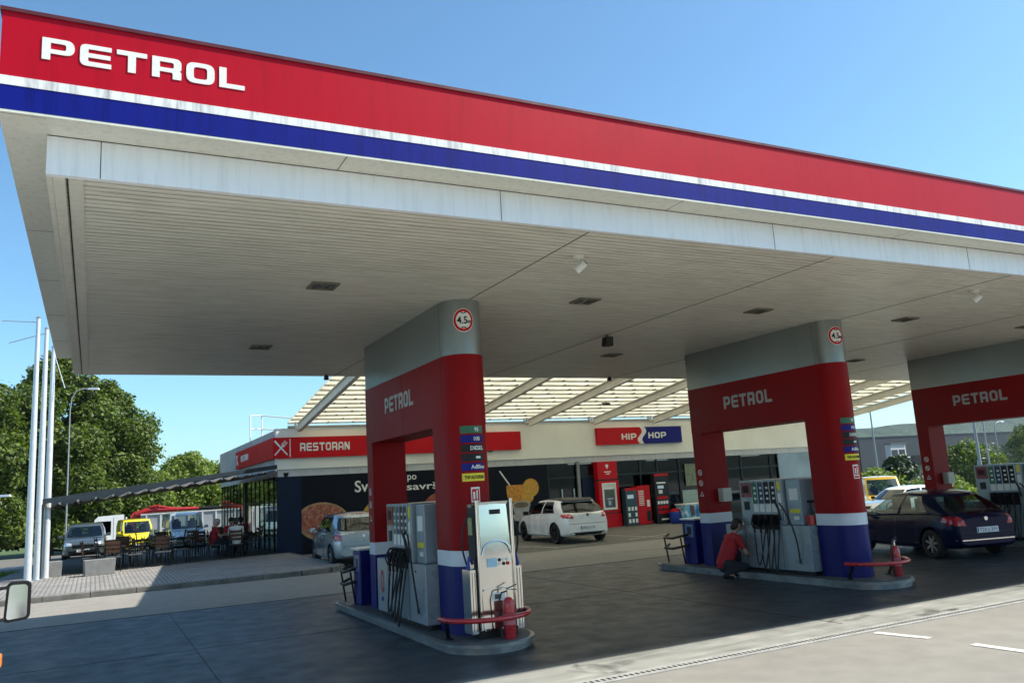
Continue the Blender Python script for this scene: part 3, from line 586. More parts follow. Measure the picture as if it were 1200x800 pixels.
b = MB(); b.cyl((X0, 30.98, 4.66), (X1, 30.98, 4.66), .05); [b.cyl((x, 30.98, 4.56), (x, 30.98, 4.68), .02) for x in np.arange(8.3, 34, 3.25)]; b.build('tie_rail', mat('rail_grey', (.30, .29, .27), .5, noise=.1), r2)
b = MB(); b.box(X0, 16.8, rz(16.9)-.35, X1, 16.95, rz(16.9)+.03); b.build('head_beam', RAFT, r2)
for x in (8.25, 15.5, 22.8): MB().cyl((x, 16.87, 5.02), (x, 16.87, rz(16.9)-.35), .08).build('stub_post', RAFT, r2)
settle(r2, (X0, 31, 4.5))
r2_lamps = [(18.3, 27.5, 'small black floodlight on a rafter left of the HIP SHOP sign'), (21.0, 25.0, 'small black floodlight under the translucent roof above the shop sign')]
for x, y, lab in r2_lamps:
    t = thing('floodlight', lab, 'lamp', (x, y, rz(y)-.05), group='floodlights under the translucent roof')
    b = MB(); b.cyl((0, 0, 0), (0, 0, -.08), .015); b.build('stem', BLK, t); b = MB(); b.cbox((0, 0, -.12), (.34, .12, .07), 0, Euler((.5, 0, 0))); b.build('head', BLK, t, bevel=.01)

# ============================================================ PUMP PORTALS
def arc(cx, cy, rx, ry, a0, a1, n): return [(cx+rx*math.cos(lerp(a0, a1, i/n)), cy+ry*math.sin(lerp(a0, a1, i/n))) for i in range(n+1)]
PW = .60; PY0, PY1 = 10.49, 14.13; HRY = .35
def pill(y0=None, y1=None, front=True, back=True, grow=0.0):
    w = PW/2+grow; pts = []
    if front: pts += arc(0, PY0, w, HRY+grow, PI, 2*PI, 14)
    else: pts += [(-w, y0), (w, y0)]
    if back: pts += [(w, PY1-.05), (w-.015, PY1-.015), (w-.05, PY1+grow), (-w+.05, PY1+grow), (-w+.015, PY1-.015), (-w, PY1-.05)]
    else: pts += [(w, y1), (-w, y1)]
    return pts
FOOT, ZB1, ZW, ZL, ZG = .13, 1.0, 1.2, 2.88, 3.83
def portal(xc, lab):
    t = thing('pump_arch', lab, 'pump arch', (xc, 12.1, .13), group='pump arches under the canopy')
    def pr(name, polys, z0, z1, m, off=.0):
        b = MB(); [b.prism([(p[0], p[1]-12.1) for p in pl_], z0-FOOT, z1-FOOT, smooth=True) for pl_ in polys]; return b.build(name, m, t)
    F = pill(y1=10.90, back=False); B = pill(y0=13.78, front=False); FG = pill(y1=10.903, back=False, grow=.004); BG = pill(y0=13.777, front=False, grow=.004)
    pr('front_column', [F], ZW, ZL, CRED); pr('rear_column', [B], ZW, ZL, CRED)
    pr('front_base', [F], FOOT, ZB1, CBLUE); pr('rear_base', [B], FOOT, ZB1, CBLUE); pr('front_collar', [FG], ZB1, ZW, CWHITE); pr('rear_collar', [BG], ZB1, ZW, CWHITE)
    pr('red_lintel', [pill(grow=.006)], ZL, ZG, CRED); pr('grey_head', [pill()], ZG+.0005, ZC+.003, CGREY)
    for s in (-1, 1):
        for x, y, z0, z1, m in ((s*(PW/2+.0065), 10.49, ZL, ZG, 0), (s*(PW/2+.0065), 12.12, ZL, ZG, 0), (s*PW/2, 10.49, ZG, ZC, 1), (s*PW/2, 10.49, FOOT, ZB1, 1)):
            MB().box(x-.0015, y-.002-12.1, z0-FOOT, x+.0015, y+.002-12.1, z1-FOOT).build('joint', SEAM if m else mat('joint_red', (.12, .002, .003), .6, noise=.05), t)
    lettering('letters', 'PETROL', .25, 1.36, mat('letter_grey', (.42, .42, .40), .5, noise=.1), t, (-PW/2-.010, 12.98-12.1, 3.30-FOOT), (0, -1, 0), (0, 0, 1), .008, w=.80, t=.22, gap=.19)
    # curved stickers on the rounded nose
    def nose(a, z, off): return (( -0+(PW/2+off)*math.cos(a)), PY0-12.1+(HRY+off)*math.sin(a), z-FOOT)
    def wrap(name, a0, a1, z0, z1, m, off=.008, n=8):
        b = MB(); vs_ = [nose(lerp(a0, a1, i/n), z, o) for o in (off-.004, off) for z in (z0, z1) for i in range(n+1)]; k = n+1
        for i in range(n): b.add(vs_, [(2*k+i, 2*k+i+1, 3*k+i+1, 3*k+i), (i, k+i, k+i+1, i+1), (i, i+1, 2*k+i+1, 2*k+i), (k+i, 3*k+i, 3*k+i+1, k+i+1)])
        return b.build(name, m, t)
    def wtext(txt, ac, z, h, m, width=None, off=.0125, block=False):
        o = lettering('letters', txt, h, width, m, t, (0, 0, 0), (1, 0, 0), (0, 0, 1), .003, block=block, align='C', bold=.015)
        for v in o.data.vertices:
            s = v.co.x; a = ac+s/.34; q = nose(a, v.co.z+z, off-v.co.y*1.0); v.co = q
        return o
    ac = 1.5*PI-.18
    rows = [(GREEN, '95'), (SIGNBLUE, '100'), (BLK, 'DIESEL'), (BLK, ''), (SIGNBLUE, 'AdBlue')]
    for i, (m, tx) in enumerate(rows):
        z1 = 2.84-i*.125; wrap('fuel_label', ac-.45, ac+.62, z1-.10, z1, m)
        if tx: wtext(tx, ac+.28, z1-.075, .052, LETW, None)
        else: wrap('truck_icon', ac+.2, ac+.42, z1-.065, z1-.035, LETW, .0125, 3)
    wrap('yellow_label', ac-.45, ac+.62, 2.10, 2.205, YEL); wtext('TNP AUTOPLIN', ac+.1, 2.13, .045, BLK, .30)
    # extinguisher pictogram
    wrap('pictogram', ac-.10, ac+.30, 1.78, 2.02, LETW, .008, 5); wrap('pictogram_field', ac-.06, ac+.26, 1.845, 1.995, SIGNRED, .0105, 5)
    wrap('pictogram_symbol', ac-.01, ac+.07, 1.86, 1.96, LETW, .0125, 3); wrap('pictogram_symbol', ac+.13, ac+.19, 1.86, 1.98, LETW, .0125, 3); wrap('pictogram_field', ac-.06, ac+.26, 1.795, 1.825, SIGNRED, .0105, 5)
    # height limit disc
    zc = 4.30; a_c = 1.5*PI-.24
    def disc(name, r, m, off, cut=None):
        b = MB(); n = 40; vs_ = [nose(a_c, zc, off)]+[nose(a_c+(r*math.cos(2*PI*i/n))/.36, zc+r*math.sin(2*PI*i/n)*(1 if not cut else min(1, 1)), off) for i in range(n)]
        vs2 = [nose(a_c, zc, off-.004)]+[nose(a_c+(r*math.cos(2*PI*i/n))/.36, zc+r*math.sin(2*PI*i/n), off-.004) for i in range(n)]
        b.add(vs_+vs2, [(0, i+1, (i+1) % n+1) for i in range(n)]+[(i+1, n+2+i, n+2+(i+1) % n, (i+1) % n+1) for i in range(n)]); return b.build(name, m, t)
    disc('sign_rim', .168, WHITE, .009); disc('sign_ring', .158, SIGNRED, .012); disc('sign_face', .122, WHITE, .015)
    b = MB()
    for s in (-1, 1): b.add([nose(a_c+dx/.36, zc+s*dz, .0175) for dx, dz in ((-.05, .117), (.05, .117), (.028, .095), (-.028, .095))], [(0, 1, 2, 3) if s < 0 else (3, 2, 1, 0)])
    b.build('sign_marks', BLK, t); o = wtext('4.5', a_c-.06, zc-.048, .10, BLK, .155, .019); o = wtext('m', a_c+.26, zc-.046, .06, BLK, .052, .019)
    # no smoking and warning symbols on the rear column side
    b = MB()
    for k, z in enumerate((2.05, 1.83)):
        vs_ = []; n = 20
        for r in (.062, .046): vs_ += [(-PW/2-.004, 13.95-12.1-r*math.cos(2*PI*i/n), z-FOOT+r*math.sin(2*PI*i/n)) for i in range(n)]
        b.add(vs_, [(i, (i+1) % n, n+(i+1) % n, n+i) for i in range(n)]); b.add([(-PW/2-.005, 13.95-12.1+dy, z-FOOT+dz) for dy, dz in ((.045, .03), (.03, .045), (-.045, -.03), (-.03, -.045))], [(0, 1, 2, 3)])
    tri = [(0, .06), (.06, -.045), (-.06, -.045)]; b.add([(-PW/2-.004, 13.95-12.1+s*y, 1.60-FOOT+s*z) for s in (1, .62) for y, z in tri], [(0, 1, 4, 3), (1, 2, 5, 4), (2, 0, 3, 5)])
    b.build('warning_symbols', LETW, t)
    # card reader box on the inner side of the rear column
    b = MB(); b.box(-.02, 13.62-12.1, 1.42-FOOT, .22, 13.775-12.1, 1.70-FOOT); b.build('terminal', mat('terminal_cream', (.55, .53, .45), .5, noise=.1), t, bevel=.01)
    return t
PX = (4.58, 11.83, 19.12)
portal(PX[0], 'nearest red pump arch, with the stainless dispenser standing at its nose'); portal(PX[1], 'middle red pump arch with the attendant crouching at its foot'); portal(PX[2], 'right-hand red pump arch cut by the picture edge')

# islands
def island(xc, lab):
    t = thing('pump_island', lab, 'kerb island', (xc, 12.1, 0), group='raised kerb islands carrying the pumps')
    def shape(w, y0, y1, r): return [(p[0], p[1]-12.1) for p in arc(0, y0+r, w, r, PI, 2*PI, 20)+arc(0, y1-r*.6, w, r*.6, 0, PI, 12)]
    MB().prism(shape(.585, 9.50, 15.55, .6), -.02, .075, smooth=True).build('skirt', ISLE, t, bevel=.01)
    MB().prism(shape(.625, 9.46, 15.59, .62), .076, .118, smooth=True).build('edging', ISLE, t, bevel=.012)
    MB().prism(shape(.58, 9.51, 15.54, .6), .1185, .13, smooth=True).build('top', ISLC, t)
island(PX[0], 'kerb island with rounded nose under the nearest pump arch'); island(PX[1], 'kerb island with rounded nose under the middle pump arch'); island(PX[2], 'kerb island under the right-hand pump arch')

# fuel dispensers (multi-hose) between the legs
def hose(b, p, q, sag, r=.012, n=10, mi=0, bulge=(-.06, 0)):
    pts = []
    for i in range(n+1):
        t = i/n; s = math.sin(PI*t); pts.append((lerp(p[0], q[0], t)+bulge[0]*s, lerp(p[1], q[1], t)+bulge[1]*s, lerp(p[2], q[2], t)-sag*s))
    b.tube(pts, r, 6, mi)
def fuel_pump(xc, lab):
    t = thing('fuel_pump', lab, 'fuel pump', (xc, 12.1, .13), group='grey multi-hose fuel pumps between the arch legs')
    HW = .49
    def bx(name, y0, y1, z0, z1, m, hw=HW, bev=.012): return MB().box(-hw, y0-12.1, z0-.13, hw, y1-12.1, z1-.13).build(name, m, t, bevel=bev)
    bx('plinth', 10.95, 13.1, .13, .2, BLK, .42, 0); bx('lower_cabinet', 10.93, 13.10, .2, 1.0, GREY, .485)
    bx('hose_cabinet', 11.50, 12.62, 1.003, 1.84, GREY, .46); bx('hydraulic_tower', 11.12, 11.46, 1.003, 1.82, mat('tower_grey', (.25, .30, .34), .3, noise=.08, nscale=3, metal=.2), .40)
    for s in (-1, 1):
        X = s*.465
        def pn(name, y0, y1, z0, z1, m, d=0, x=X):
            b = MB(); b.box(x-.004, y0-12.1, z0-.13, x+.004+s*d, y1-12.1, z1-.13); return b.build(name, m, t)
        pn('display', 12.30, 12.58, 1.52, 1.80, mat('display_red', (.22, .012, .02), .3, noise=.3, nscale=30)); pn('screen', 12.35, 12.53, 1.60, 1.74, BLK, .004*1); pn('keypad', 12.38, 12.52, 1.28, 1.44, BLK)
        for k, m in enumerate((GREEN, mat('label_darkblue', (.012, .02, .08), .4, noise=.05), BLK, BLK)):
            y1 = 12.27-k*.16; pn('grade_panel', y1-.14, y1, 1.40, 1.80, m); pn('price_panel', y1-.135, y1-.005, 1.24, 1.385, LETW)
            b = MB(); b.box(X-.001*s, y1-.148-12.1, 1.22-.13, X+s*.012, y1-.142-12.1, 1.82-.13); b.build('divider', ALU, t)
            b = MB()
            for q in range(3): b.box(X+s*.0045, y1-.10-12.1, 1.47+q*.1-.13, X+s*.0055, y1-.045-12.1, 1.51+q*.1-.13)
            b.build('button', LETW, t)
        pn('sticker', 11.53, 11.60, 1.64, 1.80, YEL); pn('sticker', 11.53, 11.61, 1.30, 1.58, LETW)
        x2 = s*.405; pn('notice', 11.18, 11.38, 1.45, 1.66, LETW, x=x2); pn('sticker', 11.16, 11.40, 1.22, 1.29, YEL, x=x2); pn('notice', 11.20, 11.32, 1.10, 1.16, LETW, x=x2)
        b = MB(); b.box(s*.486, 11.60-12.1, .22-.13, s*.489, 11.606-12.1, .99-.13); b.box(s*.486, 12.55-12.1, .22-.13, s*.489, 12.556-12.1, .99-.13); b.cyl((s*.485, 11.3-12.1, .9-.13), (s*.495, 11.3-12.1, .9-.13), .014); b.build('door_seam', SEAM, t)
        # logo on the lower door: red ring over small blue mark
        b = MB(); n = 24; vs_ = []
        for r in (1.0, .62): vs_ += [(s*.4885, 12.84-12.1-.08*r*math.cos(2*PI*i/n), .66-.13+.17*(r if r == 1 else .72)*math.sin(2*PI*i/n)) for i in range(n)]
        b.add(vs_, [(i, (i+1) % n, n+(i+1) % n, n+i) for i in range(n)]); b.build('logo_ring', SIGNRED, t)
        b = MB(); b.box(s*.4875, 12.80-12.1, .36-.13, s*.4885, 12.90-12.1, .42-.13); b.build('logo_mark', SIGNBLUE, t)
        b = MB(); b.box(s*.47, 11.62-12.1, .92-.13, s*.50, 12.30-12.1, 1.20-.13); b.build('nozzle_rack', BLK, t)
        for k in range(4):
            y = 12.20-k*.165-12.1
            b = MB(); b.cbox((s*.54, y, 1.07-.13), (.10, .045, .13), 0, Euler((0, s*.35, 0))); b.tube([(s*.50, y, 1.16-.13), (s*.56, y, 1.19-.13), (s*.60, y, 1.13-.13), (s*.575, y, .98-.13)], .017, 6)
            b.tube([(s*.60, y, 1.13-.13), (s*.635, y, 1.05-.13), (s*.60, y, .95-.13)], .010, 6); b.cyl((s*.575, y, .98-.13), (s*.57, y, .86-.13), .02)
            b.build('nozzle', BLK, t)
            b = MB(); hose(b, (s*.57, y, .86-.13), (s*.52, y-.25+k*.05, .95-.13), .62+.05*k, .013, 14, 0, (s*.10, .0)); b.build('hose', RUB, t)
        b = MB(); b.tube([(s*(.50+.07*math.sin(PI*q/12)), lerp(11.56, 11.20, q/12)-.17*math.sin(PI*q/12)-12.1, lerp(1.40, .34, (q/12)**1.15)-.13) for q in range(13)], .014, 6); b.tube([(s*.50, 11.56-12.1, 1.10-.13), (s*.53, 11.57-12.1, 1.30-.13), (s*.55, 11.6-12.1, 1.40-.13), (s*.5, 11.66-12.1, 1.42-.13)], .02, 7); b.build('hose', RUB, t)
    return t
fp1 = fuel_pump(PX[0], 'grey multi-hose fuel pump inside the nearest arch'); 
copy_tree(fp1, (PX[1], 12.1, .13), 0, 'grey multi-hose fuel pump inside the middle arch, behind the crouching attendant'); copy_tree(fp1, (PX[2], 12.1, .13), 0, 'grey multi-hose fuel pump inside the right-hand arch behind the dark hatchback')

# stainless gas dispenser at the nose of the first arch
sd = thing('gas_dispenser', 'mirror-polished stainless gas dispenser at the nose of the nearest island', 'gas pump', (4.66, 9.95, .13))
def spr(name, poly, z0, z1, m, bev=.006): return MB().prism(poly, z0-.13, z1-.13).build(name, m, sd, bevel=bev)
spr('body', [(-.25, -.085), (.25, -.085), (.25, .16), (-.25, .16)], .22, 1.80, STEEL)
spr('plinth', [(-.26, -.10), (.26, -.10), (.26, .15), (-.26, .15)], .13, .219, BLK, 0)
for s in (-1, 1):
    MB().cyl((s*.247, -.135, .11), (s*.247, -.135, 1.72), .024, None, 18).build('side_trim', STEEL, sd); MB().box(s*.262, -.115, .1, s*.285, -.05, 1.66).build('side_gasket', BLK, sd); MB().box(s*.225-.012, -.125, .09, s*.225+.012, -.046, 1.68).build('door_edge', BLK, sd)
    spr('side_box', [(s*.275, -.10), (s*.37, -.10), (s*.37, .15), (s*.275, .15)][::(1 if s > 0 else -1)], .20, .98, STEEL)
    b = MB(); b.box(s*.303-.003, -.103, .1, s*.303+.003, -.100, .82); b.box(s*.34-.003, -.103, .1, s*.34+.003, -.100, .82); b.build('groove', SEAM, sd)
    b = MB(); b.box(s*.251, -.06, .95, s*.275, .12, 1.63); b.build('side_panel', BLK, sd); b = MB(); b.box(s*.276, -.03, 1.28, s*.283, .09, 1.50); b.build('display', mat('display_green', (.3, .38, .16), .25, noise=.3, nscale=40), sd)
    b = MB(); b.tube([(s*.28, .0, .92), (s*.34, -.02, 1.0), (s*.36, -.02, .88), (s*.32, 0, .80)], .022, 8); b.build('nozzle', mat('nozzle_blue', (.01, .05, .30), .4, noise=.1), sd)
    b = MB(); hose(b, (s*.30, .02, 1.55), (s*.33, .04, .86), -.02, .012, 12, 0, (s*.09, 0)); b.build('hose', RUB, sd)
b = MB(); vs_ = []                                        # polished front door, slightly bowed, arch seam near the top
for j in range(13):
    for i in range(9):
        x = lerp(-.225, .225, i/8); z = lerp(.12, 1.66, j/12); vs_.append((x, -.128-.014*(1-(x/.225)**2)+.05*max(0, z-1.05), z))
b.add(vs_, [(j*9+i, j*9+i+1, (j+1)*9+i+1, (j+1)*9+i) for j in range(12) for i in range(8)], 0, True); b.build('door', STEEL, sd)
b = MB(); b.tube([(lerp(-.21, .21, i/14), -.147, 1.02+.17*math.sqrt(max(0, 1-(abs(lerp(-1, 1, i/14)))**2.4))) for i in range(15)], .009, 6); b.build('arch_trim', CHROME, sd)
b = MB(); b.box(-.21, -.158, .58, .21, -.144, .60); b.build('handle_bar', CHROME, sd); b = MB(); b.box(-.09, -.147, .45, .09, -.1405, .55); b.build('type_plate', PLATE, sd); b = MB(); b.box(-.06, -.149, .47, .03, -.147, .53); b.build('plate_print', DGREY, sd)
b = MB(); b.box(-.06, -.128, 1.53, .09, -.105, 1.59); b.build('display', BLK, sd); MB().prism([(-.25, 1.655), (.25, 1.655), (.22, 1.69), (-.22, 1.69)], -.11, .1, axis=1).build('cap', STEEL, sd)
b = MB(); b.box(-.14, -.149, .87, .0, -.1425, .98); b.build('sticker', mat('sticker_blue', (.35, .55, .65), .5, noise=.1), sd)
for k in range(6):
    cx = .035+.06*(k % 3); cz = .95-.05*(k//3); b = MB().cyl((cx, -.1425, cz), (cx, -.1485, cz), .022, None, 14); b.build('round_sticker', [BLK, LETW, SIGNRED][(k*2+k//3) % 3] if k != 1 else LETW, sd)
# fire extinguishers + guard rails
def extinguisher(x, y, lab, rz_=0):
    t = thing('fire_extinguisher', lab, 'extinguisher', (x, y, .13), rz_, 'fire extinguishers on the island noses')
    MB().lathe([(0, 0), (.070, .0), (.078, .015), (.078, .40), (.070, .45), (.040, .49), (.022, .50), (0, .50)], n=26).build('cylinder', REDP, t)
    b = MB(); b.cyl((0, 0, .50), (0, 0, .56), .018); b.cbox((.01, 0, .575), (.05, .03, .03)); b.build('valve', CHROME, t)
    b = MB(); b.cbox((.05, 0, .62), (.15, .018, .01), 0, Euler((0, -.3, 0))); b.cbox((.06, 0, .585), (.12, .018, .01), 0, Euler((0, .1, 0))); b.build('lever', BLK, t)
    b = MB(); b.tube([(-.01, 0, .575), (-.09, .0, .56), (-.135, .0, .45), (-.125, 0, .25), (-.115, 0, .12)], .011, 8); b.cyl((-.115, 0, .14), (-.11, 0, .03), .012, .02); b.build('hose', BLK, t)
    b = MB(); b.lathe([(.0786, .17), (.0790, .17), (.0790, .30), (.0786, .30)], n=26); b.build('label', mat('label_pink', (.55, .16, .18), .5, noise=.25, nscale=40), t)
    return t
extinguisher(4.72, 9.66, 'red fire extinguisher standing before the stainless gas dispenser'); extinguisher(PX[1]+.33, 9.86, 'red fire extinguisher at the blue foot of the middle arch', .3); 
def guard(x, lab):
    t = thing('bumper_rail', lab, 'guard rail', (x, 10.1, .13), group='red curved guard rails round the island noses')
    pts = [(-.60, .02, .27)]+[(-.60*math.cos(a), -.02-.60*math.sin(a)*.95, .27) for a in [PI*i/14 for i in range(1, 14)]]+[(.60, .02, .27)]
    MB().tube(pts, .032, 10).build('rail', REDP, t)
    for s in (-1, 1): b = MB(); b.tube([(s*.56, -.12, .262), (s*.50, .02, .10), (s*.47, .06, .0)], .028, 8); b.build('post', BLK, t)
    b = MB()
    for s in (-1, 1): b.cyl((s*.47, .06, .0), (s*.47, .06, .012), .06)
    b.build('foot_plate', BLK, t); return t
g1 = guard(PX[0]-.02, 'red curved guard rail round the stainless gas dispenser'); copy_tree(g1, (PX[1], 10.1, .13), 0, 'red curved guard rail round the nose of the middle island')
# rear rails and the small blue service box at island ends
def rear_rail(x, lab, first=None):
    t = thing('tube_rail', lab, 'rail', (x+.12, 14.95, .13), group='dark tube rails at the island rear ends')
    for k, z in enumerate((.62, .40)):
        b = MB(); b.tube([(-.42, -.35, z), (-.60, -.30, z-.03), (-.66, -.05, z-.08), (-.62, .3, z-.08), (-.40, .42, z-.02)], .028, 8); b.build('rail', BLK, t)
    for p in ((-.62, .3, .55), (-.60, -.25, .55)): MB().tube([p, (p[0]+.08, p[1], 0)], .018, 8).build('post', BLK, t)
    return t
rr = rear_rail(PX[0], 'dark double tube rail at the rear end of the nearest island'); copy_tree(rr, (PX[1]+.2, 14.95, .13), 0, 'dark double tube rail at the rear end of the middle island')
def sbox(x, lab):
    t = thing('service_box', lab, 'service box', (x-.12, 14.50, .13), group='blue air and water boxes behind the arches')
    MB().box(-.28, -.15, 0, .28, .28, .92).build('cabinet', CBLUE, t, bevel=.015); MB().box(-.31, -.18, .921, .31, .31, .955).build('lid', ALU, t, bevel=.006)
    MB().box(-.283, -.08, .56, -.2805, .18, .84).build('display', mat('box_face', (.10, .16, .28), .3, noise=.2), t); MB().box(-.286, -.02, .62, -.2835, .12, .78).build('screen', BLK, t); return t
s1 = sbox(PX[0], 'blue air and water box behind the nearest arch'); copy_tree(s1, (PX[1]+.02, 14.5, .13), 0, 'blue air and water box behind the middle arch')
# windscreen wash items near second pump: bucket on the tower side shelf
t = thing('wash_bucket', 'red wash bucket with squeegee on a rack between tower and column of the middle arch', 'bucket', (PX[1]-.30, 11.02, 1.003))
MB().lathe([(0, 0), (.07, 0), (.085, .17), (.09, .17), (.08, .02), (0, .02)], n=20).build('bucket', REDP, t); MB().tube([(-.088, 0, .165), (-.06, 0, .25), (0, 0, .28), (.06, 0, .25), (.088, 0, .165)], .005, 5).build('handle', BLK, t); b = MB(); b.cyl((.02, 0, .03), (.05, .02, .40), .01); b.cbox((.05, .02, .41), (.16, .03, .04)); b.build('squeegee', BLK, t)
# ============================================================ SHOP AND RESTAURANT
sh = thing('shop_building', 'low white flat-roofed shop and restaurant behind the pumps', 'shop')
FY = 30.95
BZ = 4.56
b = MB(); b.box(5.95, FY-.12, 3.10, 33.3, FY+.2, BZ); b.build('fascia', CREAM, sh)
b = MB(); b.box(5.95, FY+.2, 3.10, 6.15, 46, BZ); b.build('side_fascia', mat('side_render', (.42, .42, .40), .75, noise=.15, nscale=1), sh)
b = MB(); b.box(5.93, FY-.14, BZ+.0, 33.32, FY+.25, BZ+.04); b.build('coping', ALU, sh)
b = MB(); b.box(6.0, FY-.06, 2.84, 33.3, FY+.1, 3.098); b.box(6.0, FY+.1, 2.86, 6.12, 46, 3.098)
for i in range(90):
    x = 6.4+i*.3; b.box(x, FY-.062, 2.99, x+.02, FY-.0605, 3.01, 1)
for x in np.arange(8.6, 33, 2.4): b.box(x, FY-.062, 2.84, x+.008, FY-.0605, 3.098, 1)
b.build('perforated_band', [mat('band_grey', (.50, .51, .50), .5, noise=.12, nscale=3), SEAM], sh)
b = MB(); b.box(6.15, FY+.2, 4.0, 33.2, 46, 4.2); b.build('roof', mat('roof_gravel', (.25, .25, .24), .9, noise=.3), sh)
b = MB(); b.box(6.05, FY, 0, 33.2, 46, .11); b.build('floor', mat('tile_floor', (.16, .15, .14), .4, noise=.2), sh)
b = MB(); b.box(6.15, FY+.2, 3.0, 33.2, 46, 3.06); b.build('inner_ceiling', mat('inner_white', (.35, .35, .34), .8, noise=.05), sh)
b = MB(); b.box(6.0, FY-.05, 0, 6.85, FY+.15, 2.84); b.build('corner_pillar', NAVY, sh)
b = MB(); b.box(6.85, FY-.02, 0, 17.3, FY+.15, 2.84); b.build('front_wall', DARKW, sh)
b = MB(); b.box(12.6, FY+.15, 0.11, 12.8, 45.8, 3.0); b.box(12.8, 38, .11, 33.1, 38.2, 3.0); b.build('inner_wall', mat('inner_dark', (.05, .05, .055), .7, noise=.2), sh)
b = MB(); b.box(33.1, FY+.15, -.6, 33.3, 46, 3.1); b.box(12.8, 45.8, 0, 33.1, 46, 3.1); b.build('rear_wall', CREAM, sh)
b = MB(); b.box(6.02, FY+.16, .11, 6.08, FY+.24, 2.84)
for i in range(15):
    y = FY+.9+i*1.0; b.box(6.02, y, .11, 6.09, y+.07, 2.86)
b.box(6.02, 31.2, 1.9, 6.08, 45.9, 1.96); b.box(6.0, 38.2, .11, 6.2, 38.6, 2.86)
for x in np.arange(6.3, 12.6, 1.05): b.box(x, 45.85, .11, x+.06, 45.93, 3.0)
b.build('window_frame', BLK, sh)
b = MB(); b.box(6.04, 31.2, .11, 6.055, 45.9, 2.84); b.build('side_glazing', CARGL, sh)
# glazed shop front right of the mural
b = MB()
for x in (17.3, 18.75, 20.68, 22.1, 23.05, 24.3, 26.2, 28.1, 30.0, 31.7, 33.1): b.box(x, FY-.03, 0 if x < 22 else gh(x, 31), x+.07, FY+.08, 2.84)
b.box(17.37, FY-.02, 2.2, 33.1, FY+.07, 2.27); b.box(17.37, FY-.02, -.4, 33.1, FY+.07, .12); b.build('shopfront_frame', ANTH, sh)
b = MB(); b.box(17.37, FY+.02, .12, 33.1, FY+.03, 2.84); b.build('shopfront_glass', GLASSD, sh)
for x in (17.95, 18.55): b = MB(); b.cyl((x, FY-.06, 1.0), (x, FY-.06, 1.75), .025); b.build('door_handle', ALU, sh)
MB().box(18.73, FY-.14, .0, 18.86, FY-.06, 2.9).build('downpipe', mat('pipe_grey', (.22, .22, .22), .5, noise=.1), sh)
b = MB(); b.box(19.0, FY-.045, .12, 20.2, FY-.034, 2.15); b.build('blue_panel', NAVY, sh)
b = MB(); b.box(24.4, FY-.05, .5, 26.1, FY-.032, 1.35); b.build('window_decal', mat('mint_decal', (.30, .40, .33), .5, noise=.2), sh)
b = MB(); b.box(24.3+.35, FY-.06, 1.55, 25.5, FY-.033, 2.55); b.build('poster', mat('poster_print', (.18, .22, .12), .5, noise=.7, nscale=9), sh)
b = MB(); b.box(30.5, FY-.09, -.2, 33.2, FY-.04, 2.83); b.build('pale_cladding', mat('cladding_blue', (.24, .30, .33), .3, noise=.35, nscale=.7, metal=.3), sh)
WARM = mat('tube_light', (1.0, .92, .8), .5, emit=2.2)
for x in (18.9, 23.2, 26.5, 29): b = MB(); b.box(x, 31.8, 2.80, x+1.2, 31.88, 2.84); b.build('tube_lamp', WARM, sh)
settle(sh, (5.95, FY, 0))
# shelves glimpsed inside the shop
for i, (x, y) in enumerate(((21.5, 34), (24, 33.6), (27, 34.2))):
    t = thing('shop_shelf', ['dark goods shelf inside the shop behind the cash machine', 'dark goods shelf inside the shop behind the black totem', 'dark goods shelf inside the shop behind the poster window'][i], 'shelf', (x, y, .11), 0, 'goods shelves inside the shop')
    b = MB(); b.box(-.9, -.2, 0, .9, -.16, 1.7); [b.box(-.9, -.5, z, .9, -.2, z+.03) for z in (.1, .5, .9, 1.3)]; b.build('rack', DGREY, t)
    b = MB(); r = random.Random(i)
    for z in (.13, .53, .93, 1.33):
        x_ = -.88
        while x_ < .8: w = r.uniform(.06, .16); b.box(x_, -.46, z, x_+w-.01, -.24, z+r.uniform(.15, .3), r.randrange(4)); x_ += w
    b.build('goods', [SIGNRED, YEL, WHITE, SIGNBLUE], t)
# mural prints
mu = thing('wall_mural', 'dark food mural with pizza, juice glass, coffee cup and white words on the restaurant front', 'mural')
def ellipse_plate(name, cx, cz, rx, rz, m, y, tilt=0, n=36, th=.012):
    pts = []
    for i in range(n):
        a = 2*PI*i/n; x, z = rx*math.cos(a), rz*math.sin(a); pts.append((cx+x*math.cos(tilt)-z*math.sin(tilt), cz+x*math.sin(tilt)+z*math.cos(tilt)))
    return MB().prism(pts, y-th, y, axis=1).build(name, m, mu)
def flat(name, poly, m, y, th=.010): return MB().prism(poly, y-th, y, axis=1).build(name, m, mu)
Y0 = FY-.021
PIZ = mat('pizza_print', (.4, .1, .03), .6); p = P_(PIZ); tcO = N(PIZ, 'ShaderNodeTexCoord').outputs['Object']; vo = N(PIZ, 'ShaderNodeTexVoronoi'); vo.inputs['Scale'].default_value = 6.5; L(PIZ, tcO, vo.inputs[0])
c1 = ramp_(PIZ, noise_(PIZ, tcO, 9, 6, .7), [(.3, (.14, .02, .012)), (.48, (.42, .09, .04)), (.62, (.55, .25, .10)), (.75, (.62, .50, .36))]); L(PIZ, mixc(PIZ, .45, c1, ramp_(PIZ, vo.outputs['Distance'], [(.1, (.5, .3, .2)), (.5, (.1, .02, .02))])), p.inputs['Base Color'])
ellipse_plate('pizza_crust', 7.66, 1.13, 1.0, .70, mat('crust_print', (.40, .24, .10), .6, noise=.4, nscale=6), Y0, -.12); ellipse_plate('pizza_topping', 7.68, 1.15, .91, .61, PIZ, Y0-.0125, -.12)
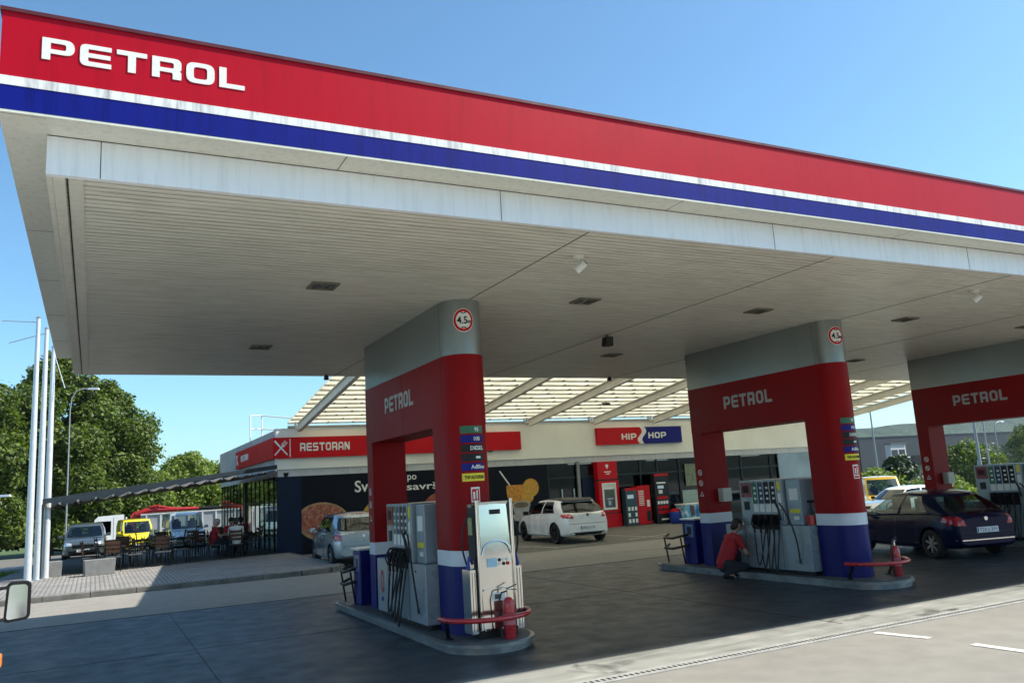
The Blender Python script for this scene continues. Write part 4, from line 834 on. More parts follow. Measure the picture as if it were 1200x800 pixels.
flat('fries_print', roundpoly([(8.85, .95, .3), (10.6, .9, .3), (10.4, 1.75, .3), (9.5, 1.85, .4)]), mat('fries', (.55, .32, .04), .6, noise=.6, nscale=12), Y0)
flat('ham_print', roundpoly([(11.3, 1.2, .2), (13.2, 1.2, .2), (13.3, 1.95, .3), (12.0, 1.95, .4)]), mat('ham', (.32, .07, .04), .6, noise=.6, nscale=8), Y0)
lettering('mural_letters', 'Sv', .42, None, LETW, mu, (8.86, Y0-.004, 2.14), (1, 0, 0), (0, 0, 1), .006, block=False, bold=.012)
lettering('mural_letters', 'savrše', .27, 1.62, LETW, mu, (10.94, Y0-.004, 2.10), (1, 0, 0), (0, 0, 1), .006, block=False, bold=.012)
lettering('mural_letters', 'po', .27, None, LETW, mu, (10.98, Y0-.004, 2.50), (1, 0, 0), (0, 0, 1), .006, block=False, bold=.006)
JUI = mat('juice_print', (.62, .25, .015), .5, noise=.4, nscale=8)
flat('juice_print', roundpoly([(15.35, 1.35, .3), (16.1, 1.35, .3), (16.35, 2.05, .1), (15.3, 2.05, .1)]), JUI, Y0); ellipse_plate('orange_print', 16.45, 1.9, .38, .38, mat('orange_slice', (.60, .30, .02), .5, noise=.35, nscale=10), Y0-.011)
ellipse_plate('orange_print', 16.25, 1.55, .30, .28, mat('orange_slice', (.60, .30, .02), .5), Y0-.024)
flat('straw_print', [(15.0, 2.65), (15.06, 2.66), (15.5, 2.05), (15.44, 2.04)], LETW, Y0-.012)
ellipse_plate('saucer_print', 15.98, .72, .62, .16, mat('cup_print', (.36, .34, .31), .5, noise=.2, nscale=5), Y0); flat('cup_print', roundpoly([(15.68, .70, .15), (16.21, .70, .15), (16.38, 1.22, .05), (15.51, 1.22, .05)]), mat('cup_print', (.3, .3, .3)), Y0-.013)
ellipse_plate('cup_rim_print', 15.94, 1.22, .44, .17, mat('cup_print', (.3, .3, .3)), Y0-.025); ellipse_plate('coffee_print', 15.94, 1.22, .34, .115, mat('coffee_print', (.16, .11, .045), .5, noise=.4, nscale=10), Y0-.038)
settle(mu, (6.9, FY-.02, .4))
# RESTORAN sign
rs = thing('restaurant_sign', 'long red RESTORAN sign wrapping the building corner with crossed cutlery', 'sign')
b = MB(); b.box(5.80, FY-.26, 3.50, 16.0, FY-.122, 4.26); b.box(5.80, FY-.122, 3.50, 5.948, 39.6, 4.26); b.build('panel', SIGNRED, rs)
lettering('letters', 'RESTORAN', .30, 1.87, LETW, rs, (6.78, FY-.268, 3.74), (1, 0, 0), (0, 0, 1), .016, w=.95, t=.22, gap=.2)
lettering('letters', 'RESTORAN', .26, 1.9, LETW, rs, (5.792, 38.0, 3.76), (0, -1, 0), (0, 0, 1), .016, w=.95, t=.22, gap=.2)
b = MB(); b.box(6.40, FY-.272, 3.55, 6.43, FY-.2605, 4.21); b.build('divider', LETW, rs)
def bar2(b, x0, z0, x1, z1, w0, w1, y0=FY-.274, y1=FY-.2605):
    d = Vector((x1-x0, z1-z0)).normalized(); n_ = Vector((-d.y, d.x)); b.prism([(x0+n_.x*w0, z0+n_.y*w0), (x0-n_.x*w0, z0-n_.y*w0), (x1-n_.x*w1, z1-n_.y*w1), (x1+n_.x*w1, z1+n_.y*w1)], y0, y1, axis=1)
b = MB(); bar2(b, 5.86, 4.14, 6.32, 3.62, .035, .02); b.build('knife_icon', LETW, rs)
b = MB(); bar2(b, 5.86, 3.62, 6.16, 3.96, .02, .025, FY-.288, FY-.275)
for k in (-.05, 0, .05): bar2(b, 6.16+k*.8-.01, 3.97-k*.8, 6.28+k*.8, 4.11-k*.8, .012, .012, FY-.288, FY-.275)
bar2(b, 6.11, 4.0, 6.21, 3.92, .02, .02, FY-.287, FY-.276); b.build('fork_icon', LETW, rs)
b = MB()
for y0_, z0_, y1_, z1_ in ((39.3, 4.1, 38.8, 3.65), (39.3, 3.65, 38.8, 4.1)): b.tube([(5.79, y0_, z0_), (5.79, y1_, z1_)], .03, 4)
b.build('cutlery_icon', LETW, rs)
settle(rs, (5.8, FY-.2, 3.5))
# round coffee sign right of first column
t = thing('round_sign', 'small round dark green coffee sign on the white shop fascia beside the first column', 'sign', (14.55, FY-.14, 3.72), 0)
MB().cyl((0, 0, 0), (0, -.06, 0), .33, None, 32).build('disc', LETW, t); MB().cyl((0, -.061, 0), (0, -.066, 0), .30, None, 32).build('ring', mat('coffee_green', (.02, .09, .04), .4, noise=.1), t); MB().cyl((0, -.067, 0), (0, -.072, 0), .2, None, 28).build('centre', LETW, t)
# HIP SHOP sign: red left, blue right, white S wave between
hs = thing('shop_sign', 'red and blue HIP SHOP sign with a white S wave on the white fascia', 'sign')
ya, yb_ = FY-.30, FY-.125; z0, z1 = 3.56, 4.31
def wave(off): return [(22.20+off+.13*math.sin((t-.5)*PI*1.9)*1.0, lerp(z0, z1, t)) for t in np.linspace(0, 1, 17)]
wl, wr = wave(-.12), wave(.13)
MB().prism([(19.80, z0)]+wl+[(19.80, z1)], ya, yb_, axis=1).build('red_box', SIGNRED, hs)
MB().prism(wl+wr[::-1], ya+.001, yb_, axis=1).build('wave', LETW, hs) if False else MB().prism(wl[::-1]+wr, ya+.001, yb_, axis=1).build('wave', LETW, hs)
MB().prism(wr[::-1]+[(24.46, z0), (24.46, z1)], ya, yb_, axis=1).build('blue_box', SIGNBLUE, hs)
lettering('letters', 'HIP', .27, .80, LETW, hs, (21.08, ya-.008, 3.76), (1, 0, 0), (0, 0, 1), .014, w=.95, t=.24, gap=.2)
lettering('letters', 'HOP', .27, 1.0, LETW, hs, (22.55, ya-.008, 3.79), (1, 0, 0), (0, 0, 1), .014, w=.95, t=.24, gap=.2)
settle(hs, (19.8, ya, 3.56))
# cash machine column
am = thing('cash_machine', 'red cash machine column with silver surround beside the white hatchback', 'cash machine', (20.12, FY-.25, 0))
MB().box(-.50, -.12, 2.06, .52, .2, 2.83).build('header', SIGNRED, am); MB().box(-.50, -.12, .62, .55, .2, 2.0).build('body', SIGNRED, am); MB().box(-.50, -.14, 0.0, .58, .2, .58).build('base', SIGNRED, am); MB().box(-.48, -.10, .0, .5, .19, 2.07).build('gap_core', BLK, am)
b = MB(); b.box(-.34, -.16, .75, .38, -.121, .84); b.box(-.34, -.16, 1.82, .38, -.121, 1.9); b.box(-.34, -.16, .84, -.26, -.121, 1.82); b.box(.30, -.16, .84, .38, -.121, 1.82); b.build('surround', LETW, am)
MB().box(-.26, -.125, 1.62, .30, -.1215, 1.82).build('title_strip', LETW, am); MB().box(-.26, -.1285, .84, .30, -.1255, 1.62).build('fascia_plate', DGREY, am); MB().box(-.14, -.134, 1.3, .22, -.129, 1.56).build('screen', mat('atm_screen', (.07, .1, .07), .2, noise=.4, nscale=10), am)
b = MB(); [b.box(-.06+i*.05, -.14, .95+j*.05, -.025+i*.05, -.129, .985+j*.05) for i in range(3) for j in range(4)]; b.box(-.1, -.14, 1.2, .2, -.129, 1.23); b.build('keypad', ALU, am)
lettering('label_letters', 'TU JE ATM', .055, .42, LETW, am, (-.2, -.124, 2.32), (1, 0, 0), (0, 0, 1), .004, block=False) if False else None
MB().prism([(-.07, 2.62), (0, 2.5), (.07, 2.62), (.07, 2.70), (-.07, 2.70)], -.128, -.121, axis=1).build('logo', LETW, am)
b = MB(); b.box(-.16, -.126, 2.36, .2, -.1215, 2.40); b.box(-.08, -.126, 2.27, .12, -.1215, 2.31); b.build('logo_bars', LETW, am)
# displays along the shopfront
def prop(name, lab, cat, x, y, w, d, h, m, parts, bev=.01):
    t = thing(name, lab, cat, (x+w/2, y, gh(x, y))); MB().box(-w/2, -d/2, .02, w/2, d/2, h).build('cabinet', m, t, bevel=bev)
    for nm, x0, z0, x1, z1, mm in parts: MB().box(-w/2+x0*w, -d/2-.012, z0*h, -w/2+x1*w, -d/2-.001, z1*h).build(nm, mm, t)
    MB().box(-w/2+.03, -d/2+.03, 0, w/2-.03, d/2-.03, .02).build('plinth', BLK, t); return t
TEAL = mat('display_teal', (.012, .05, .06), .35, noise=.2)
r = random.Random(4)
prop('poster_stand', 'dark teal poster stand with red header between cash machine and red cabinet', 'stand', 20.75, 30.4, .60, .3, 1.62, TEAL, [('header', 0, .93, 1, 1, SIGNRED)]+[('price_card', .15+.3*(k % 3), .08+.16*(k//3), .15+.3*(k % 3)+.18, .08+.16*(k//3)+.1, LETW) for k in range(9) if k not in (4,)]+[('price_card', .15, .72, .7, .82, ALU)])
prop('vending_cabinet', 'bright red vending cabinet with white text block beside the black totem', 'vending machine', 21.40, 30.5, .42, .4, 1.68, SIGNRED, [('text_line', .2, .5+.045*k, .85, .52+.045*k, LETW) for k in range(9)])
prop('gas_bottle_cage', 'narrow red cabinet squeezed between vending cabinet and black totem', 'cabinet', 21.85, 30.55, .30, .4, 1.70, SIGNRED, [('label', .3, .45, .8, .62, LETW), ('grille', .15, .08, .85, .34, BLK)])
prop('advert_totem', 'tall black advertising totem with red price grid in front of the shop window', 'totem', 22.30, 30.3, .80, .25, 2.18, BLK, [('header', .0, .955, 1, 1, SIGNRED), ('text_line', .15, .80, .75, .83, LETW), ('picture', .2, .70, .6, .76, ALU), ('picture', .25, .60, .5, .67, LETW)]+[('price_tag', .12+.19*(k % 4), .20+.095*(k//4), .12+.19*(k % 4)+.14, .20+.095*(k//4)+.06, SIGNRED if (k//4) != 2 else LETW) for k in range(16)]+[('text_line', .3, .07, .8, .10, LETW)])
t = thing('water_keg', 'blue round keg with red lid between totem and ice cream freezer', 'keg', (23.10, 29.9, gh(23.1, 30)))
MB().lathe([(0, 0), (.22, 0), (.27, .06), (.28, .35), (.26, .5), (.2, .54)], n=20).build('body', mat('keg_blue', (.01, .04, .28), .35, noise=.2), t); MB().lathe([(.23, .53), (.2, .62), (.1, .66), (0, .66)], n=20).build('lid', SIGNRED, t)
fz = thing('chest_freezer', 'blue and white ice cream chest freezer in front of the shop window', 'freezer', (24.1, 29.7, gh(24, 29.7)))
FZM = mat('freezer_print', (.3, .5, .6), .4); p = P_(FZM); tcO = N(FZM, 'ShaderNodeTexCoord').outputs['Object']; L(FZM, ramp_(FZM, noise_(FZM, tcO, 2.2, 4), [(.38, (.01, .13, .30)), (.5, (.12, .42, .55)), (.6, (.70, .76, .78))]), p.inputs['Base Color'])
MB().box(-.85, -.33, .06, .85, .33, .82).build('body', FZM, fz, bevel=.03); MB().box(-.88, -.36, .822, .88, .36, .88).build('lid', LETW, fz, bevel=.015); MB().box(-.8, -.28, 0, .8, .28, .06).build('feet', BLK, fz); MB().box(-.55, -.342, .35, -.35, -.331, .78).build('picture', mat('print_dark', (.12, .03, .04), .5, noise=.4), fz)
b = MB(); b.tube([(.25+.10*math.cos(a), -.337, .3+.10*math.sin(a)) for a in np.linspace(0, 2*PI, 14)], .015, 5); b.tube([(.48+.10*math.cos(a), -.337, .34+.10*math.sin(a)) for a in np.linspace(0, 2*PI, 14)], .015, 5); b.build('emblem', BLK, fz)
# small white roof railing far left on the roof
t = thing('roof_railing', 'white tubular roof railing above the restaurant corner', 'railing', (6.2, 38, 4.2))
b = MB()
for p, q in (((0, 0, 0), (0, 0, 1.6)), ((.5, 0, 0), (.5, 0, 1.6)), ((0, 0, 1.6), (.5, 0, 1.6)), ((0, 0, 1.0), (.5, 0, 1.0)), ((.5, 0, 1.6), (3.2, -3, 1.0)), ((.5, 0, 1.0), (3.2, -3, .5))): b.cyl(p, q, .03)
b.build('rails', WHITE, t)
# lantern / camera at corner
t = thing('corner_camera', 'small black dome camera on the grey band at the restaurant corner', 'camera', (6.3, FY-.07, 2.98)); MB().lathe([(0, .0), (.09, .0), (.09, -.05), (.07, -.12), (0, -.15)], n=16).build('dome', BLK, t); MB().box(-.03, 0, -.02, .03, .02, .06).build('bracket', ALU, t)

# ============================================================ TERRACE
pg = thing('pergola', 'anthracite pergola with retractable awning sloping up to the restaurant', 'pergola')
A0, A1 = Vector((-1.38, 28.4, 2.30)), Vector((5.9, 30.6, 3.12)); DV = Vector((-.10, 9.0, 0))
def beam(name, a, c, w, h, m):
    a, c = Vector(a), Vector(c); d = (c-a); n_ = Vector((d.y, -d.x, 0)).normalized()*w/2; u = Vector((0, 0, h)); b = MB()
    b.hexa([a-n_, c-n_, c+n_, a+n_][::-1], [a-n_+u, c-n_+u, c+n_+u, a+n_+u][::-1]); return b.build(name, m, pg)
beam('front_rail', A0, A1, .12, .15, ANTH); beam('rear_rail', A0+DV, A1+DV, .12, .17, ANTH); beam('gutter', A0, A0+DV, .16, .15, ANTH)
AWN = mat('awning_fabric', (.16, .13, .10), .85, noise=.25, nscale=4)
nb = 15; b = MB(); vs_ = []; n = nb*6+1
for j in range(5):
    for i in range(n):
        t = i/(n-1); p = A0.lerp(A1, t)+DV*(j/4*.985+.01); vs_.append((p.x, p.y, p.z-.01-.12*abs(math.sin(PI*t*nb))**1.3))
b.add(vs_, [(j*n+i, j*n+i+1, (j+1)*n+i+1, (j+1)*n+i) for j in range(4) for i in range(n-1)], 0, True); o = b.build('awning', AWN, pg)
sm_ = o.modifiers.new('thickness', 'SOLIDIFY'); sm_.thickness = .004
for i in range(nb+1):
    p = A0.lerp(A1, i/nb); MB().cyl(p+DV*.004+Vector((0, 0, -.05)), p+DV*.99+Vector((0, 0, -.05)), .035).build('crossbar', WHITE, pg)
for p in (A0, A0+DV*.33, A0+DV*.66, A0+DV): MB().box(p.x-.07, p.y-.07, .12, p.x+.07, p.y+.07, p.z).build('post', ANTH, pg, bevel=.006)
# slim screen slats on the outer side
for k in range(12):
    q = A0+DV*(.03+.93*k/11); MB().box(q.x-.02, q.y-.05, .12, q.x+.02, q.y+.05, q.z-.02).build('screen_slat', ANTH, pg)
settle(pg, (A0.x, A0.y, .12))
def planter(x, y, w, lab, rz_=0):
    t = thing('planter', lab, 'planter', (x, y, .12), rz_, 'grey concrete planters at the terrace edge')
    b = MB(); b.hexa([(-w*.46, -.17, 0), (w*.46, -.17, 0), (w*.46, .17, 0), (-w*.46, .17, 0)], [(-w/2, -.21, .46), (w/2, -.21, .46), (w/2, .21, .46), (-w/2, .21, .46)]); b.build('trough', mat('planter_grey', (.22, .22, .21), .7, noise=.2, nscale=5), t, bevel=.01)
    b = MB(); b.box(-w*.47, -.18, .40, w*.47, .18, .452); b.build('soil', mat('soil_dark', (.03, .022, .015), .95, noise=.4, nscale=30, bump=.5), t); return t
planter(.22, 28.35, .86, 'grey concrete planter on sunlit paving before the terrace chairs', .12); planter(-1.05, 29.3, .5, 'grey planter tucked behind the pergola corner post', .1)
def chair():
    t = thing('terrace_chair', 'x', 'chair', group='dark terrace chairs under the pergola')
    MB().box(-.23, -.23, .42, .23, .22, .46).build('seat', DGREY, t, bevel=.01)
    b = MB()
    for k in range(3): b.hexa([(-.22, .20+.02*k, .58+.13*k), (.22, .20+.02*k, .58+.13*k), (.22, .225+.02*k, .58+.13*k), (-.22, .225+.02*k, .58+.13*k)], [(-.22, .215+.02*k, .67+.13*k), (.22, .215+.02*k, .67+.13*k), (.22, .24+.02*k, .67+.13*k), (-.22, .24+.02*k, .67+.13*k)])
    b.build('backrest', WOODC, t)
    for sx in (-1, 1):
        for sy in (-1, 1): b = MB(); b.tube([(sx*.22, sy*.21, 0), (sx*.21, sy*.20, .43)]+([(sx*.21, .28, .98)] if sy > 0 else []), .014, 6); b.build('leg', BLK, t)
        b = MB(); b.tube([(sx*.24, -.2, .43), (sx*.245, -.2, .66), (sx*.245, .22, .68)], .014, 6); b.build('armrest', BLK, t)
    return t
def table():
    t = thing('terrace_table', 'x', 'table', group='dark square tables on the terrace')
    MB().box(-.38, -.38, .72, .38, .38, .75).build('tabletop', mat('table_dark', (.03, .025, .02), .35, noise=.3), t, bevel=.005); b = MB(); b.cyl((0, 0, .02), (0, 0, .72), .03); b.build('column', BLK, t); b = MB(); b.box(-.25, -.25, 0, .25, .25, .02); b.build('foot', BLK, t); return t
ch0, tb0 = chair(), table(); kc = [0]
TBL = [(.6, 29.9, 'just behind the sunlit planter'), (2.1, 30.6, 'left of the clear walkway'), (4.6, 31.9, 'where the man in white sits'), (5.1, 34.1, 'where the diner in red sits'), (3.5, 33.8, 'in front of the silver van'), (1.0, 32.8, 'in front of the yellow van'), (2.4, 35.4, 'at the back of the terrace'), (4.7, 36.5, 'deepest in the shade by the glass')]
side = {0: ('on the near side', 0, -.62, PI), 1: ('on the far side', 0, .62, 0), 2: ('on the left side', -.62, 0, PI/2), 3: ('on the right side', .62, 0, -PI/2)}
for k, (x, y, where) in enumerate(TBL):
    lab = 'dark square table '+where
    if k == 0: tb0.location = (x, y, .12); tb0['label'] = lab
    else: copy_tree(tb0, (x, y, .12), .1*k, lab)
    for j in range(4):
        nm, dx, dy, a = side[j]; loc = (x+dx, y+dy, .12); lab = 'dark chair '+nm+' of the table '+where
        if k == 0 and j == 0: ch0.location = loc; ch0.rotation_euler = (0, 0, a); ch0['label'] = lab
        else: copy_tree(ch0, loc, a+random.uniform(-.2, .2), lab)
# cafe glasses on two tables
for k, (x, y, lab) in enumerate(((4.75, 31.85, 'empty drinking glass on the table before the man in white'), (5.0, 34.0, 'drinking glass on the table of the diner in red'))):
    t = MB().lathe([(0, 0), (.03, 0), (.036, .13), (.033, .13), (.028, .01), (0, .01)], n=14).build('drinking_glass', CARGL, None, (x, y, .87)); tag(t, lab, 'glass')

# flagpoles
def pole(x, y, H, lab, first=False, arm=1):
    t = thing('flagpole', lab, 'flagpole', (x, y, .1), 0, 'white flagpoles beside the terrace')
    b = MB(); b.tube([(0, 0, 0), (0, 0, H*.5), (0, 0, H)], [.10, .085, .055], 16); b.build('pole', mat('pole_white', (.66, .68, .70), .35, metal=.3, noise=.08), t)
    MB().cyl((0, 0, 0), (0, 0, .05), .16).build('base_plate', ALU, t); MB().lathe([(.06, H), (.07, H+.03), (0, H+.08)], n=14).build('finial', ALU, t)
    b = MB(); b.tube([(0, 0, H-.12), arm], .012, 6); b.build('arm', ALU, t)
    b = MB(); b.tube([(.09, -.02, 1.2), (.075, -.02, H*.5), (.05, -.01, H-.1)], .006, 5); b.build('halyard', LETW, t); return t
pole(-1.62, 28.0, 7.75, 'tallest white flagpole, leftmost of the three by the terrace', arm=(-.95, .1, 7.66)); pole(-1.41, 28.4, 7.5, 'middle white flagpole of the close row of three', arm=(-1.0, .3, 7.1)); pole(-1.22, 28.8, 7.0, 'right-hand white flagpole nearest the pergola corner post', arm=(.35, -.2, 5.7))
def lamp(name, lab, x, y, H, arm, r=.08, curved=True, grp=None, two=False):
    t = thing(name, lab, 'street lamp', (x, y, gh(x, y)), 0, grp); b = MB()
    ax, ay = arm; pts = [(0, 0, 0), (0, 0, H*.5), (0, 0, H*.86)]
    if curved: pts += [(ax*.06, ay*.06, H*.94), (ax*.25, ay*.25, H*.985), (ax*.55, ay*.55, H), (ax, ay, H)]
    else: pts += [(0, 0, H)]
    b.tube(pts, [r, r*.8]+[r*.6]*(len(pts)-2), 10); b.build('mast', mat('mast_grey', (.30, .32, .32), .5, metal=.3, noise=.1), t)
    if curved: b = MB(); b.hexa([(ax-.28, ay-.1, H-.06), (ax+.3, ay-.1, H-.06), (ax+.3, ay+.1, H-.06), (ax-.28, ay+.1, H-.06)], [(ax-.2, ay-.06, H+.05), (ax+.25, ay-.06, H+.05), (ax+.25, ay+.06, H+.05), (ax-.2, ay+.06, H+.05)]); b.build('lamp_head', ALU, t, bevel=.02)
    else: b = MB(); b.cyl((0, 0, H), (0, 0, H+.1), r*.8, .02); b.build('cap', ALU, t)
    return t
lamp('street_lamp', 'slim street lamp with a curved arm in front of the big left trees', -1.15, 46.5, 8.15, (1.0, 0), .045)
lamp('street_lamp', 'white street lamp head poking out left of the flagpoles', -4.6, 44.5, 2.95, (.95, 0), .06)
lamp('street_lamp', 'far slim street lamp peeping over the maple beyond the pergola', 8.6, 78, 6.7, (-1.0, 0), .06)
lamp('light_mast', 'tall plain mast between the second column and the third arch', 73.1, 60, 10.4, (0, 0), .13, False)
lamp('light_mast', 'thick leaning-looking mast at the left of the third arch opening', 87.0, 58, 12.2, (0, 0), .2, False); lamp('light_mast', 'thinner mast right beside the thick mast in the third arch opening', 88.6, 58, 11.5, (0, 0), .12, False)
lamp('street_lamp', 'tall curved street lamp against the hill in the third arch', 103, 66, 9.4, (1.8, 0), .11, grp='curved street lamps against the hill'); lamp('street_lamp', 'low curved street lamp left of the tall one in the third arch', 92.5, 62, 4.9, (1.4, .0), .09, grp='curved street lamps against the hill'); lamp('street_lamp', 'street lamp head at the right picture edge above the pump display', 128, 76, 6.2, (-2.2, 0), .1, grp='curved street lamps against the hill')
t = thing('traffic_sign', 'small blue traffic sign at the foot of the two masts', 'traffic sign', (84.6, 55, gh(84, 55))); MB().cyl((0, 0, 0), (0, 0, 2.8), .04).build('post', ALU, t); MB().box(-.32, -.06, 2.0, .32, -.03, 2.8).build('plate', SIGNBLUE, t); MB().prism([(-.18, 2.15), (.18, 2.15), (0, 2.6)], -.068, -.0605, axis=1).build('symbol', LETW, t)
# far right buildings
bd = thing('retail_hall', 'long dark grey retail hall at the foot of the wooded hill', 'hall')
b = MB(); b.box(236, 200, -6, 420, 260, 11.2); b.box(226, 203, -6, 245, 250, 10.2); b.build('wall', mat('hall_grey', (.010, .016, .022), .6, noise=.15, nscale=.1), bd)
b = MB(); b.box(235.8, 199.8, 11.2, 420.2, 260, 11.6); b.build('parapet', ANTH, bd)
for x in range(262, 340, 12): MB().box(x, 199.7, 1, x+7, 199.9, 4.5).build('window', GLASSD, bd)
b = MB(); b.box(237, 202.7, 5.2, 243, 202.9, 8.3); b.build('signboard', mat('sign_green', (.02, .12, .09), .5, noise=.3), bd)
for k in range(2): MB().box(229.5+k*5, 202.6, -1, 233.5+k*5, 202.9, 3.2).build('window', ALU, bd)
settle(bd, (300, 200, -6))
wb = thing('apartment_block', 'white two-storey block with balconies in front of the dark hall', 'building')
b = MB(); b.box(213.9, 170, -6, 220.6, 172, 7.6); b.build('wall', mat('block_render', (.42, .43, .43), .8, noise=.1, nscale=.3), wb); MB().box(213.7, 169.6, 7.6, 220.8, 172.2, 8.0).build('roof', DGREY, wb)
for i in range(2):
    for j in range(3): f = MB().box(214.3+i*3.2, 169.85, -2+j*3.1, 216.7+i*3.2, 169.98, -.2+j*3.1).build('window', ANTH, wb)
for j in range(3): MB().box(213.9, 168.8, -2.7+j*3.1, 220.6, 169.8, -2.45+j*3.1).build('balcony', LETW, wb)
settle(wb, (215, 170, -6))
# ============================================================ VEHICLES
def bool_cut(o, cutters):
    dg = bpy.context.evaluated_depsgraph_get()
    for c in cutters:
        m = o.modifiers.new('cut', 'BOOLEAN'); m.operation = 'DIFFERENCE'; m.object = c; m.solver = 'EXACT'
        try: m.material_mode = 'TRANSFER'
        except Exception: pass
    dg.update(); me = bpy.data.meshes.new_from_object(o.evaluated_get(dg)); o.modifiers.clear(); o.data = me
    for c in cutters: bpy.data.objects.remove(c)
    me.set_sharp_from_angle(angle=R(32))
def car(name, label, cat, loc, yaw, S, group=None, scale=1.0):
    """S: spec dict. Local +y is forward, x to the right."""
    t = thing(name, label, cat, loc, yaw, group); t.scale = (scale,)*3
    Lc, W, H, wb_, fo, wr = S['L'], S['W'], S['H'], S['wb'], S['fo'], S['wr']; yF = Lc/2; yFa = yF-fo; yRa = yFa-wb_
    paint = S['paint']; top = S['top']               # [(y, z)] from rear to front: belt / bonnet line
    tx = [p[0] for p in top]; tz = [p[1] for p in top]; b = MB(); ys = np.concatenate([[-yF, -yF+.04, -yF+.12], np.linspace(-yF+.3, yF-.3, 22), [yF-.12, yF-.04, yF]]); rings = []
    hz = S.get('nose', .72); rzz = S.get('tail', .9)
    for y in ys:
        zt = pl(tx, tz, y); f = abs(y)/yF; w = W/2*(1-.17*f**7-.03*f**2); zb = .19+.05*f**4
        e = 0
        if y > yF-.2: zt = min(zt, lerp(hz, zt, min(1, (yF-y)/.2)**.5))
        if y < -yF+.2: zt = lerp(rzz, zt, min(1, (y+yF)/.2)**.5)
        if f > .93: k = (f-.93)/.07; zb += .07*k**2; w *= 1-.05*k**3
        h = zt-zb
        half = [(0, zb), (.78*w, zb), (.93*w, zb+.03), (.985*w, zb+.12*h), (.992*w, zb+.30*h), (1.0*w, zb+.52*h), (.995*w, zb+.66*h), (.965*w, zb+.78*h), (.955*w, zb+.90*h), (.92*w, zt-.015), (.84*w, zt+.002), (.45*w, zt+.018), (0, zt+.024)]
        rings.append([(x, y, z) for x, z in half]+[(-x, y, z) for x, z in half[-2:0:-1]])
    n = len(rings[0]); V = [v for r_ in rings for v in r_]
    F = [(i*n+j, (i+1)*n+j, (i+1)*n+(j+1) % n, i*n+(j+1) % n) for i in range(len(rings)-1) for j in range(n)]
    b.add(V, F, 0, True); b.add(V, [list(range(n)), list(range((len(rings)-1)*n, len(rings)*n))[::-1]], 0, True)
    body = b.build('body', [paint, BLK], t); bpy.context.view_layer.update()
    me = body.data; bm = bmesh.new(); bm.from_mesh(me); bmesh.ops.remove_doubles(bm, verts=bm.verts, dist=.0005); bmesh.ops.recalc_face_normals(bm, faces=bm.faces); bm.to_mesh(me); bvh = BVHTree.FromBMesh(bm); bm.free()
    cutters = []
    for ya in (yFa, yRa):
        for s in (-1, 1):
            c = MB(); c.cyl((s*(W/2-.26), ya, wr), (s*(W/2+.2), ya, wr), wr+.055, None, 36); co = c.build('cutter', BLK); cutters.append(co)
    pm = t.matrix_basis.copy(); t.matrix_world = Matrix.Identity(4); t.location = (0, 0, 0); t.rotation_euler = (0, 0, 0); t.scale = (1, 1, 1); bpy.context.view_layer.update()
    bool_cut(body, cutters)
    # drape helper
    def drape(nm, quads, axis, m, off=.006, res=(8, 5)):
        b = MB()
        for (p00, p10, p11, p01), side in quads:
            nx, ny = res; g = []; ok = []
            for j in range(ny+1):
                for i in range(nx+1):
                    u, v = i/nx, j/ny; a = Vector(p00).lerp(Vector(p10), u); c = Vector(p01).lerp(Vector(p11), u); q = a.lerp(c, v)
                    if axis == 'y': o_, d = Vector((q.x, side*(yF+1), q.y)), Vector((0, -side, 0))
                    elif axis == 'x': o_, d = Vector((side*(W), q.x, q.y)), Vector((-side, 0, 0))
                    else: o_, d = Vector((q.x, q.y, H+1)), Vector((0, 0, -1))
                    hit = bvh.ray_cast(o_, d)
                    if hit[0] is None: g.append((0, 0, 0)); ok.append(False)
                    else: g.append(tuple(hit[0]-d*off)); ok.append(True)
            fs = []
            for j in range(ny):
                for i in range(nx):
                    f = (j*(nx+1)+i, j*(nx+1)+i+1, (j+1)*(nx+1)+i+1, (j+1)*(nx+1)+i)
                    if all(ok[k] for k in f): fs.append(f)
            b.add(g, fs, 0, True)
        if b.f: return b.build(nm, m, t)
    # cabin
    cb = S['cab']; zbv = lambda y: pl(tx, tz, y)-.01
    yr0, yf0, yr1, yf1, wbm, wtm, zr = cb['rb'], cb['fb'], cb['rt'], cb['ft'], W/2*.90, W/2*cb.get('tw', .70), H
    per = []                                         # (tag, base xy, top xy, roof z offset)
    for i in range(9):
        u = -1+2*i/8; per.append(('ws' if 0 <= i < 8 else 'a', (u*wbm*.90, yf0-.16*abs(u)**2.5), (u*wtm*.90, yf1-.10*abs(u)**2.5)))
    fr = cb['split']                                 # list of (fraction, tag) from front to rear
    for f0, tg in fr: per.append((tg, (wbm, lerp(yf0-.22, yr0+.10, f0)), (wtm, lerp(yf1-.14, yr1+.07, f0))))
    for i in range(7):
        u = 1-2*i/6; per.append(('rw' if i < 6 else 'c', (u*wbm*.90, yr0+.10*abs(u)**3), (u*wtm*.90, yr1+.08*abs(u)**3)))
    for f0, tg in fr[::-1]: per.append((tg, (-wbm, lerp(yf0-.22, yr0+.10, f0)), (-wtm, lerp(yf1-.14, yr1+.07, f0))))
    # tags on the left side must belong to the segment that starts at the point
    k0 = 9+len(fr)+7; tl = [x[1] for x in fr]; seg = [tl[len(fr)-2-i] if i < len(fr)-1 else 'a' for i in range(len(fr))]
    per = [(seg[i-k0] if i >= k0 else p_[0], p_[1], p_[2]) for i, p_ in enumerate(per)]
    n = len(per); lv = [0, .07, .5, .88, 1.0]; V = []
